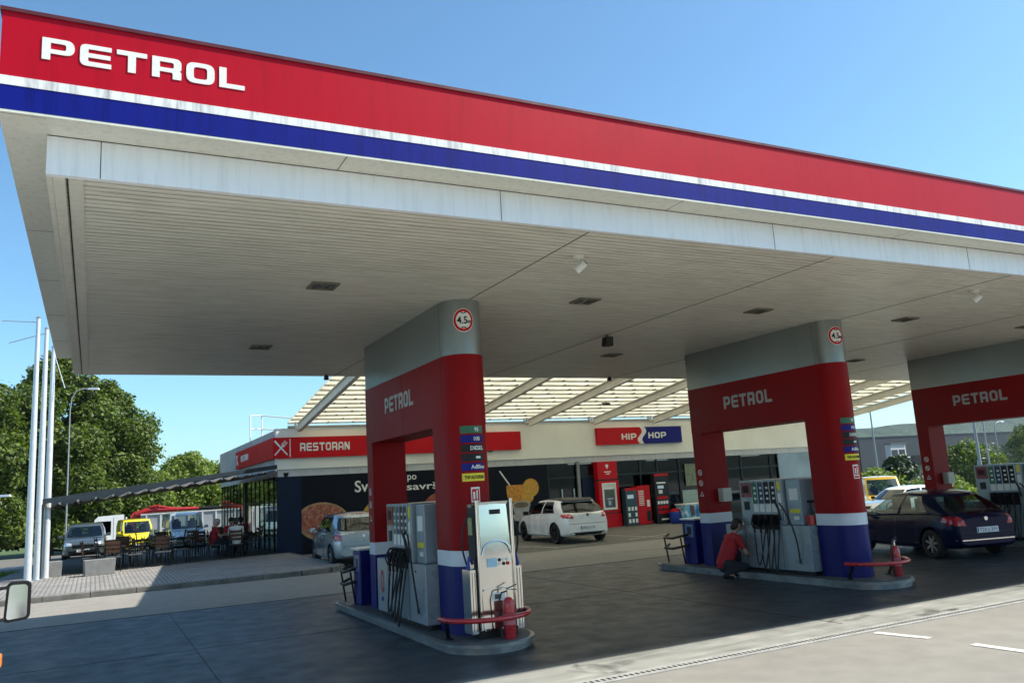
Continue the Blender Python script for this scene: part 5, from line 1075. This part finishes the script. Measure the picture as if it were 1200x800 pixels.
    for v in lv:
        for tg, (bx_, by), (txx, ty) in per:
            z0_ = zbv(by); z1_ = zr-.05-.05*((ty-(yf1+yr1)/2)/((yf1-yr1)/2))**2*(1 if cb.get('curve', 1) else .2)
            bul = .035*math.sin(PI*v); x = lerp(bx_, txx, v**1.25); V.append((x+(bul if x > 0 else -bul)*(abs(bx_)/wbm)**3, lerp(by, ty, v), lerp(z0_, z1_, v)))
    roofb = MB(); glass = {'ws': [], 's1': [], 's2': [], 's3': [], 'rw': []}; shell = []
    for j in range(len(lv)-1):
        for i in range(n):
            f = (j*n+i, (j+1)*n+i, (j+1)*n+(i+1) % n, j*n+(i+1) % n); tg = per[i][0]
            if 1 <= j <= 2 and tg in glass: glass[tg].append(f)
            else: shell.append(f)
    sb = MB(); base = len(V)
    cx, cy = 0, (yf1+yr1)/2; top_ring = V[-n:]; R1 = [(x*.82, cy+(y-cy)*.86, z+.028) for x, y, z in top_ring]; R2 = [(x*.42, cy+(y-cy)*.5, z*.0+zr-.008) for x, y, z in top_ring]
    VV = V+R1+R2+[(0, cy, zr)]; m0 = (len(lv)-1)*n
    rf = [(m0+i, m0+(i+1) % n, base+(i+1) % n, base+i) for i in range(n)]+[(base+i, base+(i+1) % n, base+n+(i+1) % n, base+n+i) for i in range(n)]+[(base+n+i, base+n+(i+1) % n, base+2*n) for i in range(n)]
    sb.add(VV, shell, 0, True); rb = MB(); rb.add(VV, rf, 0, True)
    sb.build('pillars', S.get('pillar', paint), t); rb.build('roof', S.get('roof', paint), t)
    GM = S.get('glass', CARGL)
    for key, nm in (('ws', 'windshield'), ('rw', 'rear_window')):
        if glass[key] and not (key == 'rw' and S.get('norear')): g = MB(); g.add(VV, glass[key], 0, True); g.build(nm, GM, t)
    for s in (-1, 1):
        for key in ('s1', 's2', 's3'):
            fs = [f for f in glass[key] if VV[f[0]][0]*s > 0]
            if fs:
                panel = key in S.get('blank', ()); g = MB(); g.add(VV, fs, 0, True); g.build('side_panel' if panel else 'side_window', paint if panel else S.get('sglass', GM), t)
    # dark interior
    b = MB(); zi = max(tz)+.02; b.prism([(-wbm*.84, yr0+.18), (wbm*.84, yr0+.18), (wbm*.8, yf0-.42), (-wbm*.8, yf0-.42)], pl(tx, tz, (yf0+yr0)/2)-.02, zi+.02)
    seats = [(yf0-1.1, -.36), (yf0-1.1, .36), (yf0-2.0, -.4), (yf0-2.0, .4)] if not S.get('van') else [(yf0-1.0, -.4), (yf0-1.0, .4)]
    for sy, sx in seats: b.cbox((sx*W/1.8, sy, zi+.14), (.42, .14, .36)); b.cbox((sx*W/1.8, sy-.02, zi+.36), (.24, .09, .14))
    b.tube([(-.36*W/1.8+.16*math.cos(a), yf0-.70, zi+.08+.14*math.sin(a)) for a in np.linspace(0, 2*PI, 12)], .015, 5)
    b.build('interior', BLK, t)
    # wheels
    for ya in (yFa, yRa):
        for s in (-1, 1):
            tw = .19; xo = s*(W/2-.025); w_ = MB(); w_.lathe([(wr*.66, xo), (wr*.74, xo+s*.006), (wr*.92, xo+s*.002), (wr*.985, xo-s*.025), (wr, xo-s*.06), (wr, xo-s*(tw-.03)), (wr*.94, xo-s*tw), (wr*.6, xo-s*tw)], (0, ya, wr), 'X', 32)
            wo = w_.build('wheel', RUB, t)
            r_ = MB(); r_.lathe([(wr*.67, xo-s*.002), (wr*.62, xo-s*.006), (wr*.58, xo-s*.05), (0, xo-s*.055)], (0, ya, wr), 'X', 28, 1)
            ns = S.get('spokes', 5)
            for k in range(ns):
                a = 2*PI*k/ns+.3; d = Vector((0, math.cos(a), math.sin(a))); e = Vector((0, -math.sin(a), math.cos(a))); c = Vector((xo-s*.012, ya, wr)); w0, w1 = wr*.16*5/ns, wr*.11*5/ns
                p = [c+d*wr*.08-e*w0*.6, c+d*wr*.63-e*w1, c+d*wr*.63+e*w1, c+d*wr*.08+e*w0*.6]; bk = [q-Vector((s*.03, 0, 0)) for q in p]; r_.hexa(bk, p)
            r_.cyl((xo-s*.03, ya, wr), (xo-s*.004, ya, wr), wr*.17, None, 14)
            r_.build('rim', [S.get('rim', RIMM), BLK], wo)
    # trims: sills, bumper undersides
    zbF = .20
    drape('lower_bumper', [(((-W*.42, .24), (W*.42, .24), (W*.42, .36), (-W*.42, .36)), 1)], 'y', BLK) if S.get('front') else None
    drape('rear_diffuser', [(((-W*.44, .22), (W*.44, .22), (W*.42, S.get('diff', .36)), (-W*.42, S.get('diff', .36))), -1)], 'y', S.get('bumper', BLK), res=(10, 3))
    # door seams and handles
    sq = []
    for s in (-1, 1):
        for yv in S.get('doors', (yf0-.35, yf0-1.45, yRa+.45)):
            sq.append((((yv, .32), (yv+.012, .32), (yv+.012-.03, pl(tx, tz, yv)-.03), (yv-.03, pl(tx, tz, yv)-.03)), s))
        sq.append((((yRa+.4, .33), (yFa-.45, .33), (yFa-.45, .345), (yRa+.4, .345)), s))
    for q_ in sq: drape('door_seam', [q_], 'x', SEAM, .002, (1, 14))
    for s in (-1, 1):
        for yv in S.get('handles', (yf0-1.25, yRa+.75)):
            b = MB(); z = pl(tx, tz, yv)-.16; b.cbox((s*(W/2*.985), yv, z), (.03, .17, .028)); b.build('door_handle', S.get('handle', paint), t, bevel=.008)
        b = MB(); ym = yf0-.42; b.cbox((s*(W/2+.09), ym, pl(tx, tz, ym)+.07), (.18, .10, .13)); b.cbox((s*(W/2-.01), ym+.01, pl(tx, tz, ym)+.02), (.10, .05, .04)); b.build('wing_mirror', S.get('mirror', paint), t, bevel=.03)
    if S.get('front'):
        q = S.get('hl', ((W*.27, .56), (W*.46, .60), (W*.47, .72), (W*.27, .68)))
        for s in (-1, 1): drape('headlight', [(tuple((s*a, c) for a, c in q), 1), (tuple((yF-.02-.30*k, z) for k, z in ((0, q[1][1]), (1, q[1][1]+.06), (1, q[2][1]+.02), (0, q[2][1]))), s)], 'y' if True else 'x', LAMPC) if False else drape('headlight', [(tuple((s*a, c) for a, c in q), 1)], 'y', LAMPC, .008)
        drape('grille', [(((-W*.24, .58), (W*.24, .58), (W*.24, .70), (-W*.24, .70)), 1)], 'y', S.get('grille', BLK)); drape('air_intake', [(((-W*.3, .33), (W*.3, .33), (W*.34, .46), (-W*.34, .46)), 1)], 'y', BLK)
        b = MB(); b.box(-.26, yF+.004, .40, .26, yF+.016, .51); b.build('number_plate', PLATE, t); b = MB(); [b.box(-.2+.05*k, yF+.0165, .425, -.17+.05*k, yF+.018, .485) for k in range(8)]; b.build('plate_print', BLK, t)
        b = MB().cyl((0, yF+.0, .64), (0, yF+.02, .64), .055, None, 18); b.build('badge', CHROME, t)
    if S.get('rear'):
        q = S['tl']
        for s in (-1, 1):
            drape('tail_light', [(tuple((s*a, c) for a, c in q), -1)], 'y', LAMPR, .008, (8, 6)); qs = S.get('tls')
            if qs: drape('tail_light', [(tuple((-yF+a, c) for a, c in qs), s)], 'x', LAMPR, .008, (6, 6))
        pz = S.get('pz', .5); py = -yF-.012
        hit = bvh.ray_cast(Vector((0, -yF-1, pz)), Vector((0, 1, 0))); py = hit[0].y if hit[0] else -yF
        b = MB(); b.box(-.27, py-.022, pz-.06, .27, py-.004, pz+.06); b.build('number_plate', PLATE, t); b = MB(); b.box(-.262, py-.0235, pz-.05, -.235, py-.0225, pz+.05, 1)
        txt = S.get('plate', ''); b.build('plate_strip', [BLK, SIGNBLUE], t)
        if txt: lettering('plate_print', txt, .075, .44, BLK, t, (-.215, py-.024, pz-.037), (1, 0, 0), (0, 0, 1), .002, block=False)
        lid = S.get('lid', ((-W*.36, .5), (W*.36, .5))); sq = []
        zl = S.get('lidz', .56); hw = W*.40; hit_z = rzz
        sq.append((((-hw, zl), (hw, zl), (hw, zl+.012), (-hw, zl+.012)), -1)); drape('tailgate_seam', sq, 'y', SEAM, .002, (16, 1))
        bz = S.get('bz', .80); hit = bvh.ray_cast(Vector((0, -yF-1, bz)), Vector((0, 1, 0)))
        if hit[0]: b = MB().cyl((0, hit[0].y-.015, bz), (0, hit[0].y+.01, bz), .045, None, 18); b.build('badge', CHROME, t)
        if S.get('chrome'): drape('chrome_strip', [(((-W*.42, S['chrome']), (W*.42, S['chrome']), (W*.42, S['chrome']+.025), (-W*.42, S['chrome']+.025)), -1)], 'y', CHROME, .012, (16, 1))
        b = MB(); b.tube([(0, yr0-.0, pl(tx, tz, yr0)+.06), (.16, yr0+.03, pl(tx, tz, yr0)+.10), (.36, yr0+.06, pl(tx, tz, yr0)+.13)], .012, 5); b.build('rear_wiper', BLK, t)
        if S.get('spoiler'): b = MB(); b.hexa([(-wtm*.9, yr1-.10, zr-.11), (wtm*.9, yr1-.10, zr-.11), (wtm*.9, yr1+.2, zr-.07), (-wtm*.9, yr1+.2, zr-.07)], [(-wtm*.88, yr1-.10, zr-.085), (wtm*.88, yr1-.10, zr-.085), (wtm*.9, yr1+.2, zr-.03), (-wtm*.9, yr1+.2, zr-.03)]); b.build('spoiler', S.get('roof', paint), t, bevel=.01)
    t.matrix_world = Matrix.Identity(4); t.location = loc; t.rotation_euler = (0, 0, yaw); t.scale = (scale,)*3
    return t
def paint(name, rgb, metal=.0, rough=.28): return mat('paint_'+name, rgb, rough, metal=metal, noise=.03, nscale=3, coat=1.0)
PWHITE = paint('white', (.85, .85, .83)); PSILV = paint('silver', (.36, .42, .46), .6); PDARK = mat('paint_dark_blue', (.003, .007, .034), .18, noise=.03, nscale=3, spec=.2); PYEL = paint('yellow', (.78, .62, .01)); PGREY = paint('grey', (.10, .12, .13), .5); PVAN = paint('pale_silver', (.55, .57, .58), .4); PTRW = paint('truck_white', (.75, .75, .73)); PAMB = paint('amber', (.75, .42, .01))
hatch = dict(L=4.25, W=1.80, H=1.46, wb=2.63, fo=.86, wr=.325, paint=PWHITE, top=[(-2.13, .90), (-1.9, .97), (-1.0, .96), (.2, .93), (1.0, .90), (1.6, .82), (2.0, .74), (2.13, .66)], nose=.60, tail=.90,
    cab=dict(rb=-1.98, fb=1.12, rt=-1.45, ft=.32, tw=.71, split=[(.0, 's1'), (.16, 's1'), (.40, 'b'), (.44, 's2'), (.80, 'c'), (.90, 'c')]), rear=True, tl=((.50, .80), (.87, .82), (.90, .97), (.56, .95)), tls=((-.02, .82), (.38, .88), (.34, .96), (-.02, .97)), pz=.50, roof=BLK, glass=CARGLD, sglass=CARGLD, rim=RIMD, spoiler=True, lidz=.62, bz=.90, plate='M30-J-174', handle=PWHITE, mirror=BLK, pillar=PWHITE)
car('white_hatchback', 'white hatchback with black roof parked before the shop, seen from behind', 'car', (14.96, 26.03, 0), R(-5), hatch, scale=1.03)
silv = dict(L=4.02, W=1.76, H=1.53, wb=2.59, fo=.80, wr=.31, paint=PSILV, top=[(-2.01, .92), (-1.8, 1.00), (-1.0, .98), (.2, .95), (1.0, .93), (1.5, .88), (1.9, .78), (2.01, .68)], nose=.62, tail=.92,
    cab=dict(rb=-1.90, fb=1.15, rt=-1.50, ft=.38, tw=.73, split=[(.0, 's1'), (.16, 's1'), (.42, 'b'), (.46, 's2'), (.80, 'c'), (.90, 'c')]), rear=True, tl=((.62, .74), (.80, .74), (.82, 1.05), (.68, 1.05)), tls=((.02, .74), (.22, .80), (.16, 1.04), (.04, 1.05)), pz=.50, glass=CARGL, sglass=CARGLD, lidz=.58, bz=.86, plate='TA 416', bumper=PSILV, diff=.3)
car('silver_hatchback', 'silver-blue hatchback parked by the pizza mural, half hidden by the nearest arch', 'car', (7.12, 25.65, 0), R(-3), silv, scale=1.0)
dark = dict(L=4.25, W=1.80, H=1.50, wb=2.61, fo=.88, wr=.32, paint=PDARK, top=[(-2.12, .88), (-1.95, .98), (-1.0, .97), (.2, .93), (1.0, .90), (1.6, .80), (2.0, .72), (2.13, .62)], nose=.58, tail=.86,
    cab=dict(rb=-2.02, fb=1.30, rt=-1.25, ft=.25, tw=.68, split=[(.0, 's1'), (.14, 's1'), (.42, 'b'), (.46, 's2'), (.80, 'c'), (.90, 'c')]), rear=True, tl=((.52, .72), (.86, .74), (.89, .95), (.60, .93)), tls=((-.02, .74), (.42, .82), (.34, .93), (-.02, .95)), pz=.62, glass=CARGL, sglass=CARGL, lidz=.56, bz=.86, plate='T25-J-291', chrome=.40, spokes=7, rim=RIMM, handle=PDARK, diff=.30, bumper=PDARK)
car('dark_hatchback', 'dark blue hatchback standing at the pump between the middle and right arches', 'car', (16.82, 12.80, 0), R(-16), dark, scale=.92)
suvf = dict(L=4.45, W=1.84, H=1.66, wb=2.65, fo=.9, wr=.35, paint=PGREY, top=[(-2.2, .95), (-1.9, 1.06), (-1.0, 1.05), (.2, 1.02), (1.1, 1.0), (1.7, .95), (2.1, .86), (2.22, .75)], nose=.72, tail=.95,
    cab=dict(rb=-2.05, fb=1.25, rt=-1.75, ft=.45, tw=.72, split=[(.0, 's1'), (.16, 's1'), (.38, 'b'), (.41, 's2'), (.66, 'c'), (.70, 's3'), (.88, 'c')]), front=True, hl=((.45, .66), (.86, .70), (.87, .86), (.48, .80)), glass=CARGL, sglass=CARGLD)
car('grey_suv', 'dark grey estate car facing us in the left shade of the pergola', 'car', (-.25, 41.8, 0), R(178), suvf, scale=.92)
vanf = dict(L=4.1, W=1.72, H=1.83, wb=2.69, fo=.72, wr=.31, paint=PYEL, top=[(-2.03, 1.02), (-1.8, 1.08), (0, 1.06), (.7, 1.04), (1.3, 1.0), (1.8, .90), (2.05, .74)], nose=.70, tail=1.0, van=True,
    cab=dict(rb=-2.0, fb=1.35, rt=-1.95, ft=.62, tw=.80, curve=0, split=[(.0, 's1'), (.12, 's1'), (.34, 'b'), (.37, 's2'), (.62, 'c'), (.66, 's3'), (.92, 'c')]), blank=('s2', 's3'), front=True, hl=((.48, .60), (.80, .68), (.82, .90), (.52, .78)), glass=CARGL, sglass=CARGL, norear=True)
car('yellow_van', 'small yellow delivery van facing us in front of the truck', 'van', (1.86, 44.8, 0), R(186), vanf, scale=.84)
vs2 = dict(vanf); vs2.update(paint=PVAN, blank=(), H=1.85)
car('silver_van', 'pale silver compact van facing us in front of the grey tipper body', 'van', (3.85, 42.6, 0), R(184), vs2, scale=.93)
vw = dict(vanf); vw.update(paint=PTRW, L=5.0, W=1.95, H=2.3, wb=3.1, wr=.34, top=[(-2.48, 1.15), (0, 1.15), (1.0, 1.15), (1.8, 1.10), (2.3, .95), (2.5, .80)], cab=dict(rb=-2.44, fb=2.0, rt=-2.4, ft=1.15, tw=.82, curve=0, split=[(.0, 's1'), (.10, 's1'), (.28, 'b'), (.31, 's2'), (.6, 'c'), (.64, 's3'), (.94, 'c')]))
car('white_van', 'white panel van seen through the dark glazing slats of the restaurant', 'van', (10.0, 52.5, -.33), R(170), vw)
vy = dict(vw); vy.update(paint=PYEL); car('yellow_van', 'yellow van glimpsed at the right end of the restaurant glazing', 'van', (13.3, 53.5, -.39), R(150), vy)
va = dict(vw); va.update(paint=PAMB, H=2.1, W=1.9, L=4.8); car('yellow_van', 'amber yellow van with white roof edge parked right of the second column', 'van', (38.3, 31.5, gh(38, 31)), R(136), va)
sw = dict(hatch); sw.update(paint=PVAN, roof=PVAN, pillar=PVAN, front=True, rear=False, glass=CARGL, mirror=PVAN); car('silver_car', 'pale silver car parked behind the amber van', 'car', (42.5, 31.2, gh(42, 31)), R(130), sw)
ww = dict(hatch); ww.update(paint=PWHITE, roof=PWHITE, pillar=PWHITE, rear=False, front=True, glass=CARGLD, mirror=PWHITE); car('white_car', 'white car seen between pump tower and column of the middle arch', 'car', (26.9, 26.0, gh(27, 26)-.05), R(70), ww)
bw = dict(hatch); bw.update(paint=paint('blue', (.01, .09, .35)), roof=paint('blue', (.01, .09, .35)), pillar=paint('blue', (.01, .09, .35)), rear=False, front=True, glass=CARGL); car('blue_car', 'bright blue car just left of the right-hand pump display', 'car', (45.8, 27.3, gh(46, 27)), R(115), bw)
gw = dict(hatch); gw.update(paint=PWHITE, roof=PWHITE, rear=False, front=True, glass=CARGLD); car('white_car', 'white car seen through the windows of the dark hatchback', 'car', (32.0, 25.2, gh(32, 25)), R(80), gw)

# tipper truck with red loader crane
tk = thing('tipper_truck', 'white-cabbed truck with grey high-sided tipper body and red loader crane', 'truck', (1.85, 62.0, -.9), 0)
def tb(name, x0, y0, z0, x1, y1, z1, m, bev=.02, par=None): return MB().box(x0, y0, z0, x1, y1, z1).build(name, m, par or tk, bevel=bev)
b = MB(); b.prism([(-2.0, .75), (-1.95, 1.35), (-1.72, 2.35), (-1.5, 2.55), (.0, 2.60), (.12, .75)][::-1], -1.2, 1.2, axis=1); b.build('cab', PTRW, tk, bevel=.05)
b = MB(); b.hexa([(-1.985, -1.05, 1.36), (-1.985, 1.05, 1.36), (-1.975, 1.05, 1.37), (-1.975, -1.05, 1.37)], [(-1.77, -1.0, 2.2), (-1.77, 1.0, 2.2), (-1.76, 1.0, 2.2), (-1.76, -1.0, 2.2)]); b.build('windshield', CARGLD, tk)
MB().prism([(-1.75, 1.40), (-.75, 1.40), (-.75, 2.22), (-1.6, 2.22)], -1.212, -1.203, axis=1).build('side_window', CARGLD, tk); tb('door_seam', -.62, -1.206, .9, -.60, -1.2005, 2.45, SEAM, 0)
tb('bumper', -2.1, -1.2, .45, -1.9, 1.2, .75, DGREY); tb('wing_mirror', -1.95, -1.42, 1.6, -1.85, -1.26, 2.15, BLK)
tb('chassis', -1.8, -.45, .6, 8.4, .45, .85, BLK)
tb('rear_window_frame', .14, -1.1, .9, .2, -.2, 2.4, WHITE, .01)
for x in (-1.1, 4.6, 6.0):
    for s in (-1, 1):
        w_ = MB().lathe([(.30, s*1.12), (.45, s*1.14), (.5, s*1.08), (.5, s*.86), (.3, s*.84)], (x, 0, .5), 'Y', 28).build('wheel', RUB, tk); MB().lathe([(.31, s*1.12), (.26, s*1.03), (0, s*1.02)], (x, 0, .5), 'Y', 20).build('rim', RIMM, w_)
BODY = mat('tipper_grey', (.30, .31, .31), .6, noise=.25, nscale=1.5)
b = MB(); b.box(1.05, -1.25, .95, 8.6, -1.19, 2.45); b.box(1.05, 1.19, .95, 8.6, 1.25, 2.45); b.box(1.05, -1.19, .95, 1.11, 1.19, 2.5); b.box(8.54, -1.19, .95, 8.6, 1.19, 2.4); b.box(1.05, -1.25, .86, 8.6, 1.25, .949); b.build('tipper_body', BODY, tk)
for i in range(9): tb('stake', 1.3+i*.88, -1.32, .95, 1.40+i*.88, -1.251, 2.45, mat('stake_light', (.5, .51, .5), .5, noise=.15), .005)
tb('top_rail', 1.0, -1.33, 2.452, 8.65, -1.18, 2.54, mat('stake_light', (.5, .5, .5)), .005); tb('mudguard', 4.0, -1.2, .55, 6.7, -1.0, .72, DGREY)
CR = mat('crane_red', (.42, .02, .02), .4, noise=.2, nscale=5)
b = MB(); b.box(.35, -.5, .8, .85, .5, 1.6); b.box(.45, -.25, 1.6, .75, .25, 2.5); b.build('crane_column', CR, tk, bevel=.02)
b = MB()
for p, q, r_ in (((.6, 0, 2.45), (1.5, -.2, 2.75), .2), ((1.5, -.2, 2.75), (3.3, -.5, 2.72), .16), ((3.3, -.5, 2.72), (4.7, -.6, 2.70), .12), ((.9, .1, 2.2), (1.8, -.1, 2.6), .08), ((1.6, -.25, 2.95), (2.2, -.5, 3.02), .09), ((2.2, -.4, 2.98), (3.0, -.5, 2.8), .07)): b.cyl(p, q, r_, None, 8)
b.build('crane_boom', CR, tk); b = MB(); b.cyl((4.7, -.6, 2.70), (6.2, -.6, 2.68), .10); b.cyl((.7, -.3, 1.2), (.7, -.3, 2.6), .04); b.build('crane_ram', BLK, tk)
tb('headlight', -2.115, -1.05, .55, -2.10, -.7, .68, LAMPC, 0)
# second truck farther right behind glazing
t2 = copy_tree(tk, (11.2, 64.0, -.9), R(4), 'second white-cabbed tipper truck farther back behind the restaurant glazing')
# blue gazebo / parasol end near the lawn is hidden; neighbouring truck at the left edge with its mirror in view
nb_ = thing('parked_truck', 'vehicle just outside the left edge whose black wing mirror and orange lamp poke in', 'truck', (-1.8, 5.2, 0), 0)
b = MB(); b.prism([(2.3, .45), (2.45, 1.0), (2.35, 1.5), (1.75, 2.5), (1.4, 2.65), (-1.5, 2.65), (-1.5, .45)], -1.1, 1.06, axis=0); o = b.build('cab', PTRW, nb_, bevel=.06)
MB().box(1.0605, .2, 1.45, 1.064, 1.5, 2.3).build('side_window', CARGLD, nb_); MB().box(-1.1, -4.6, .9, 1.02, -1.6, 2.9).build('cargo_box', PTRW, nb_, bevel=.03)
for y in (1.2, -3.6):
    for s in (-1, 1):
        w_ = MB().lathe([(.26, s*1.0), (.38, s*1.02), (.42, s*.96), (.42, s*.76), (.26, s*.74)], (0, y, .42), 'X', 26).build('wheel', RUB, nb_); MB().lathe([(.27, s*1.0), (.2, s*.93), (0, s*.92)], (0, y, .42), 'X', 18).build('rim', RIMM, w_)
mx_, my_, mz_ = -.495+1.8, 7.5-5.2, 1.36
b = MB(); pts = roundpoly([(mx_-.088, mz_-.150, .035), (mx_+.085, mz_-.135, .035), (mx_+.088, mz_+.145, .04), (mx_-.07, mz_+.15, .04)]); b.prism(pts, my_-.005, my_+.075, axis=1, smooth=False); mo = b.build('wing_mirror', BLK, nb_, bevel=.012)
pts = roundpoly([(mx_-.068, mz_-.128, .025), (mx_+.066, mz_-.115, .025), (mx_+.068, mz_+.124, .03), (mx_-.052, mz_+.128, .03)]); MB().prism(pts, my_-.0105, my_-.0055, axis=1).build('mirror_glass', mat('mirror_glass', (.75, .8, .82), .03, metal=1, noise=.02), mo)
for z in (.11, -.12): MB().tube([(mx_-.05, my_+.04, mz_+z), (1.03, my_-.25, mz_+z)], .012, 6).build('mirror_arm', BLK, nb_)
b = MB(); b.cbox((1.205, 2.06, .98), (.07, .10, .09)); b.cbox((1.12, 2.06, .98), (.14, .05, .04)); b.build('marker_lamp', ORANGE, nb_, bevel=.012)

# ============================================================ PEOPLE
def figure(name, label, loc, rz_, J, shirt, trous, hairm, group=None, shoe=BLK):
    """J: joints in metres, local, facing +y."""
    t = thing(name, label, 'person', loc, rz_, group)
    def caps(chain, vox=.013, m=SKIN, nm='body', keep=None):
        b = MB()
        for p, q, r0, r1 in chain:
            p, q = Vector(p), Vector(q); d = q-p; n = 5
            b.cyl(p, q, r0, r1, 12)
            for c, r_ in ((p, r0), (q, r1)): b.lathe([(r_*math.sin(PI*i/6)+1e-5, -r_*math.cos(PI*i/6)) for i in range(7)], tuple(c), 'Z', 12)
        o = b.build(nm, m, t); md = o.modifiers.new('r', 'REMESH'); md.mode = 'VOXEL'; md.voxel_size = vox; md.use_smooth_shade = True; s = o.modifiers.new('s', 'SMOOTH'); s.iterations = 4; s.factor = .5
        dg = bpy.context.evaluated_depsgraph_get(); me = bpy.data.meshes.new_from_object(o.evaluated_get(dg)); o.modifiers.clear(); o.data = me
        me.polygons.foreach_set('use_smooth', [True]*len(me.polygons)); return o
    j = {k: Vector(v) for k, v in J.items()}; hd = j['head']; fw = j.get('face', Vector((0, 1, 0))).normalized(); up = (hd-j['neck']).normalized(); rt = fw.cross(up).normalized()
    ch = [(j['neck'], hd-up*.05, .055, .055), (hd+up*.03-fw*.01, hd-up*.04+fw*.02, .092, .075), (hd-up*.08+fw*.045, hd-up*.04+fw*.05, .035, .045), (hd-up*.02+fw*.10, hd+up*.01+fw*.09, .016, .010),
          (j['chest'], j['neck'], .13, .06), (j['pelvis'], j['chest'], .135, .14)]
    for s in 'LR':
        sg = 1 if s == 'R' else -1
        ch += [(hd-up*.01+rt*sg*.088, hd+up*.03+rt*sg*.09, .013, .016), (j['sh'+s], j['el'+s], .052, .040), (j['el'+s], j['wr'+s], .040, .026), (j['neck']-up*.06, j['sh'+s], .06, .055), (j['hip'+s], j['kn'+s], .085, .055), (j['kn'+s], j['an'+s], .053, .038), (j['an'+s], j['an'+s]+j.get('toe', Vector((0, .16, -.05))), .04, .03)]
        hv = j.get('hand'+s, (j['wr'+s]-j['el'+s]).normalized()); hv = Vector(hv).normalized(); sd_ = hv.cross(Vector((0, 0, 1))); sd_ = (sd_ if sd_.length > .1 else Vector((1, 0, 0))).normalized(); w0 = j['wr'+s]; dn = hv.cross(sd_)*(1 if hv.cross(sd_).z < 0 else -1)
        ch += [(w0, w0+hv*.075, .026, .034)]
        for k, ln in enumerate((.062, .072, .068, .052)):
            p0 = w0+hv*.08+sd_*(k-1.5)*.021; p1 = p0+hv*ln*.6+dn*.01; ch += [(p0, p1, .0095, .009), (p1, p1+hv*ln*.35+dn*.025, .009, .008)]
        ch += [(w0+hv*.02+sd_*sg*.02, w0+hv*.06+sd_*sg*.055+dn*.015, .012, .010), (w0+hv*.06+sd_*sg*.055+dn*.015, w0+hv*.09+sd_*sg*.05+dn*.03, .010, .009)]
    caps(ch, .0085)
    caps([(j['pelvis'], j['chest'], .155, .165), (j['chest'], j['neck']-up*.03, .15, .075)]+[(j['neck']-up*.07, j['sh'+s], .085, .075) for s in 'LR']+[(j['sh'+s], j['sh'+s].lerp(j['el'+s], .6), .07, .06) for s in 'LR'], .014, shirt, 'shirt')
    caps([(j['hipL'], j['hipR'], .115, .115), (j['pelvis'], j['pelvis']+Vector((0, 0, -.04)), .15, .14)]+[(j['hip'+s], j['kn'+s], .10, .07) for s in 'LR']+[(j['kn'+s], j['an'+s]+Vector((0, 0, .03)), .068, .055) for s in 'LR'], .014, trous, 'trousers')
    for s in 'LR': tv = j.get('toe', Vector((0, .16, -.05))); caps([(j['an'+s]-tv*.25+Vector((0, 0, -.04)), j['an'+s]+tv*.7+Vector((0, 0, -.02)), .048, .042), (j['an'+s], j['an'+s]+Vector((0, 0, -.03)), .05, .05)], .011, shoe, 'shoe')
    h_ = caps([(hd+up*.055-fw*.025, hd-fw*.035, .098, .09), (hd-fw*.05-up*.05, hd-fw*.03, .07, .085), (hd+up*.075+fw*.03, hd+up*.06, .066, .09)], .012, hairm, 'hair')
    b = MB()
    for sg in (-1, 1): c = hd+fw*.095+rt*sg*.034+up*.008; b.lathe([(.011*math.sin(PI*i/5)+1e-5, -.011*math.cos(PI*i/5)) for i in range(6)], tuple(c), 'Z', 8)
    b.build('eyes', BLK, t); b = MB(); b.cbox(hd+fw*.098-up*.055, (.045, .008, .010)); b.build('mouth', mat('lips', (.3, .08, .07), .5, noise=.1), t)
    return t
# attendant crouching at the middle pump, facing the pump (+x), back towards camera-left
J = dict(pelvis=(0, -.12, .30), chest=(0, .05, .62), neck=(0, .15, .83), head=(0, .24, .99), face=(0, 1, -.25), shL=(-.19, .12, .76), shR=(.19, .12, .76), elL=(-.26, .24, .50), elR=(.27, .22, .48), wrL=(-.16, .47, .48), wrR=(.14, .46, .42),
         hipL=(-.10, -.10, .28), hipR=(.10, -.10, .28), knL=(-.15, .34, .46), knR=(.16, .26, .22), anL=(-.13, .20, .09), anR=(.13, -.16, .10))
figure('person', 'attendant in red polo shirt crouching at the middle pump arch', (11.02, 12.72, 0.0), R(-100), J, SHIRTR, TROUS, HAIR)
def seated(label, loc, rz_, shirt, hairm=HAIR):
    J = dict(pelvis=(0, -.05, .53), chest=(0, -.04, .86), neck=(0, .0, 1.08), head=(0, .05, 1.24), face=(0, 1, -.15), shL=(-.19, -.01, 1.02), shR=(.19, -.01, 1.02), elL=(-.25, .10, .78), elR=(.25, .10, .78), wrL=(-.14, .34, .80), wrR=(.14, .34, .80), handL=(.3, 1, 0), handR=(-.3, 1, 0),
             hipL=(-.1, 0, .53), hipR=(.1, 0, .53), knL=(-.13, .42, .54), knR=(.13, .42, .54), anL=(-.13, .40, .09), anR=(.13, .40, .09))
    return figure('person', label, loc, rz_, J, shirt, TROUS, hairm, 'guests seated on the terrace')
seated('guest in white shirt seated with his back to us on the terrace', (4.6, 31.28, .10), 0, mat('shirt_white', (.62, .62, .60), .85, noise=.1)); seated('broad guest in dark red shirt seated nearest the glazing', (5.1, 33.48, .10), 0, mat('shirt_crimson', (.30, .02, .03), .85, noise=.1))
seated('guest in red top facing us across the table of the man in white', (4.6, 32.52, .10), PI, mat('shirt_scarlet', (.45, .03, .04), .85, noise=.1)); seated('guest in red and white cap side-on at the left of the same table', (3.98, 31.9, .10), -PI/2, SHIRTR, mat('cap_white', (.5, .4, .4), .8, noise=.2))
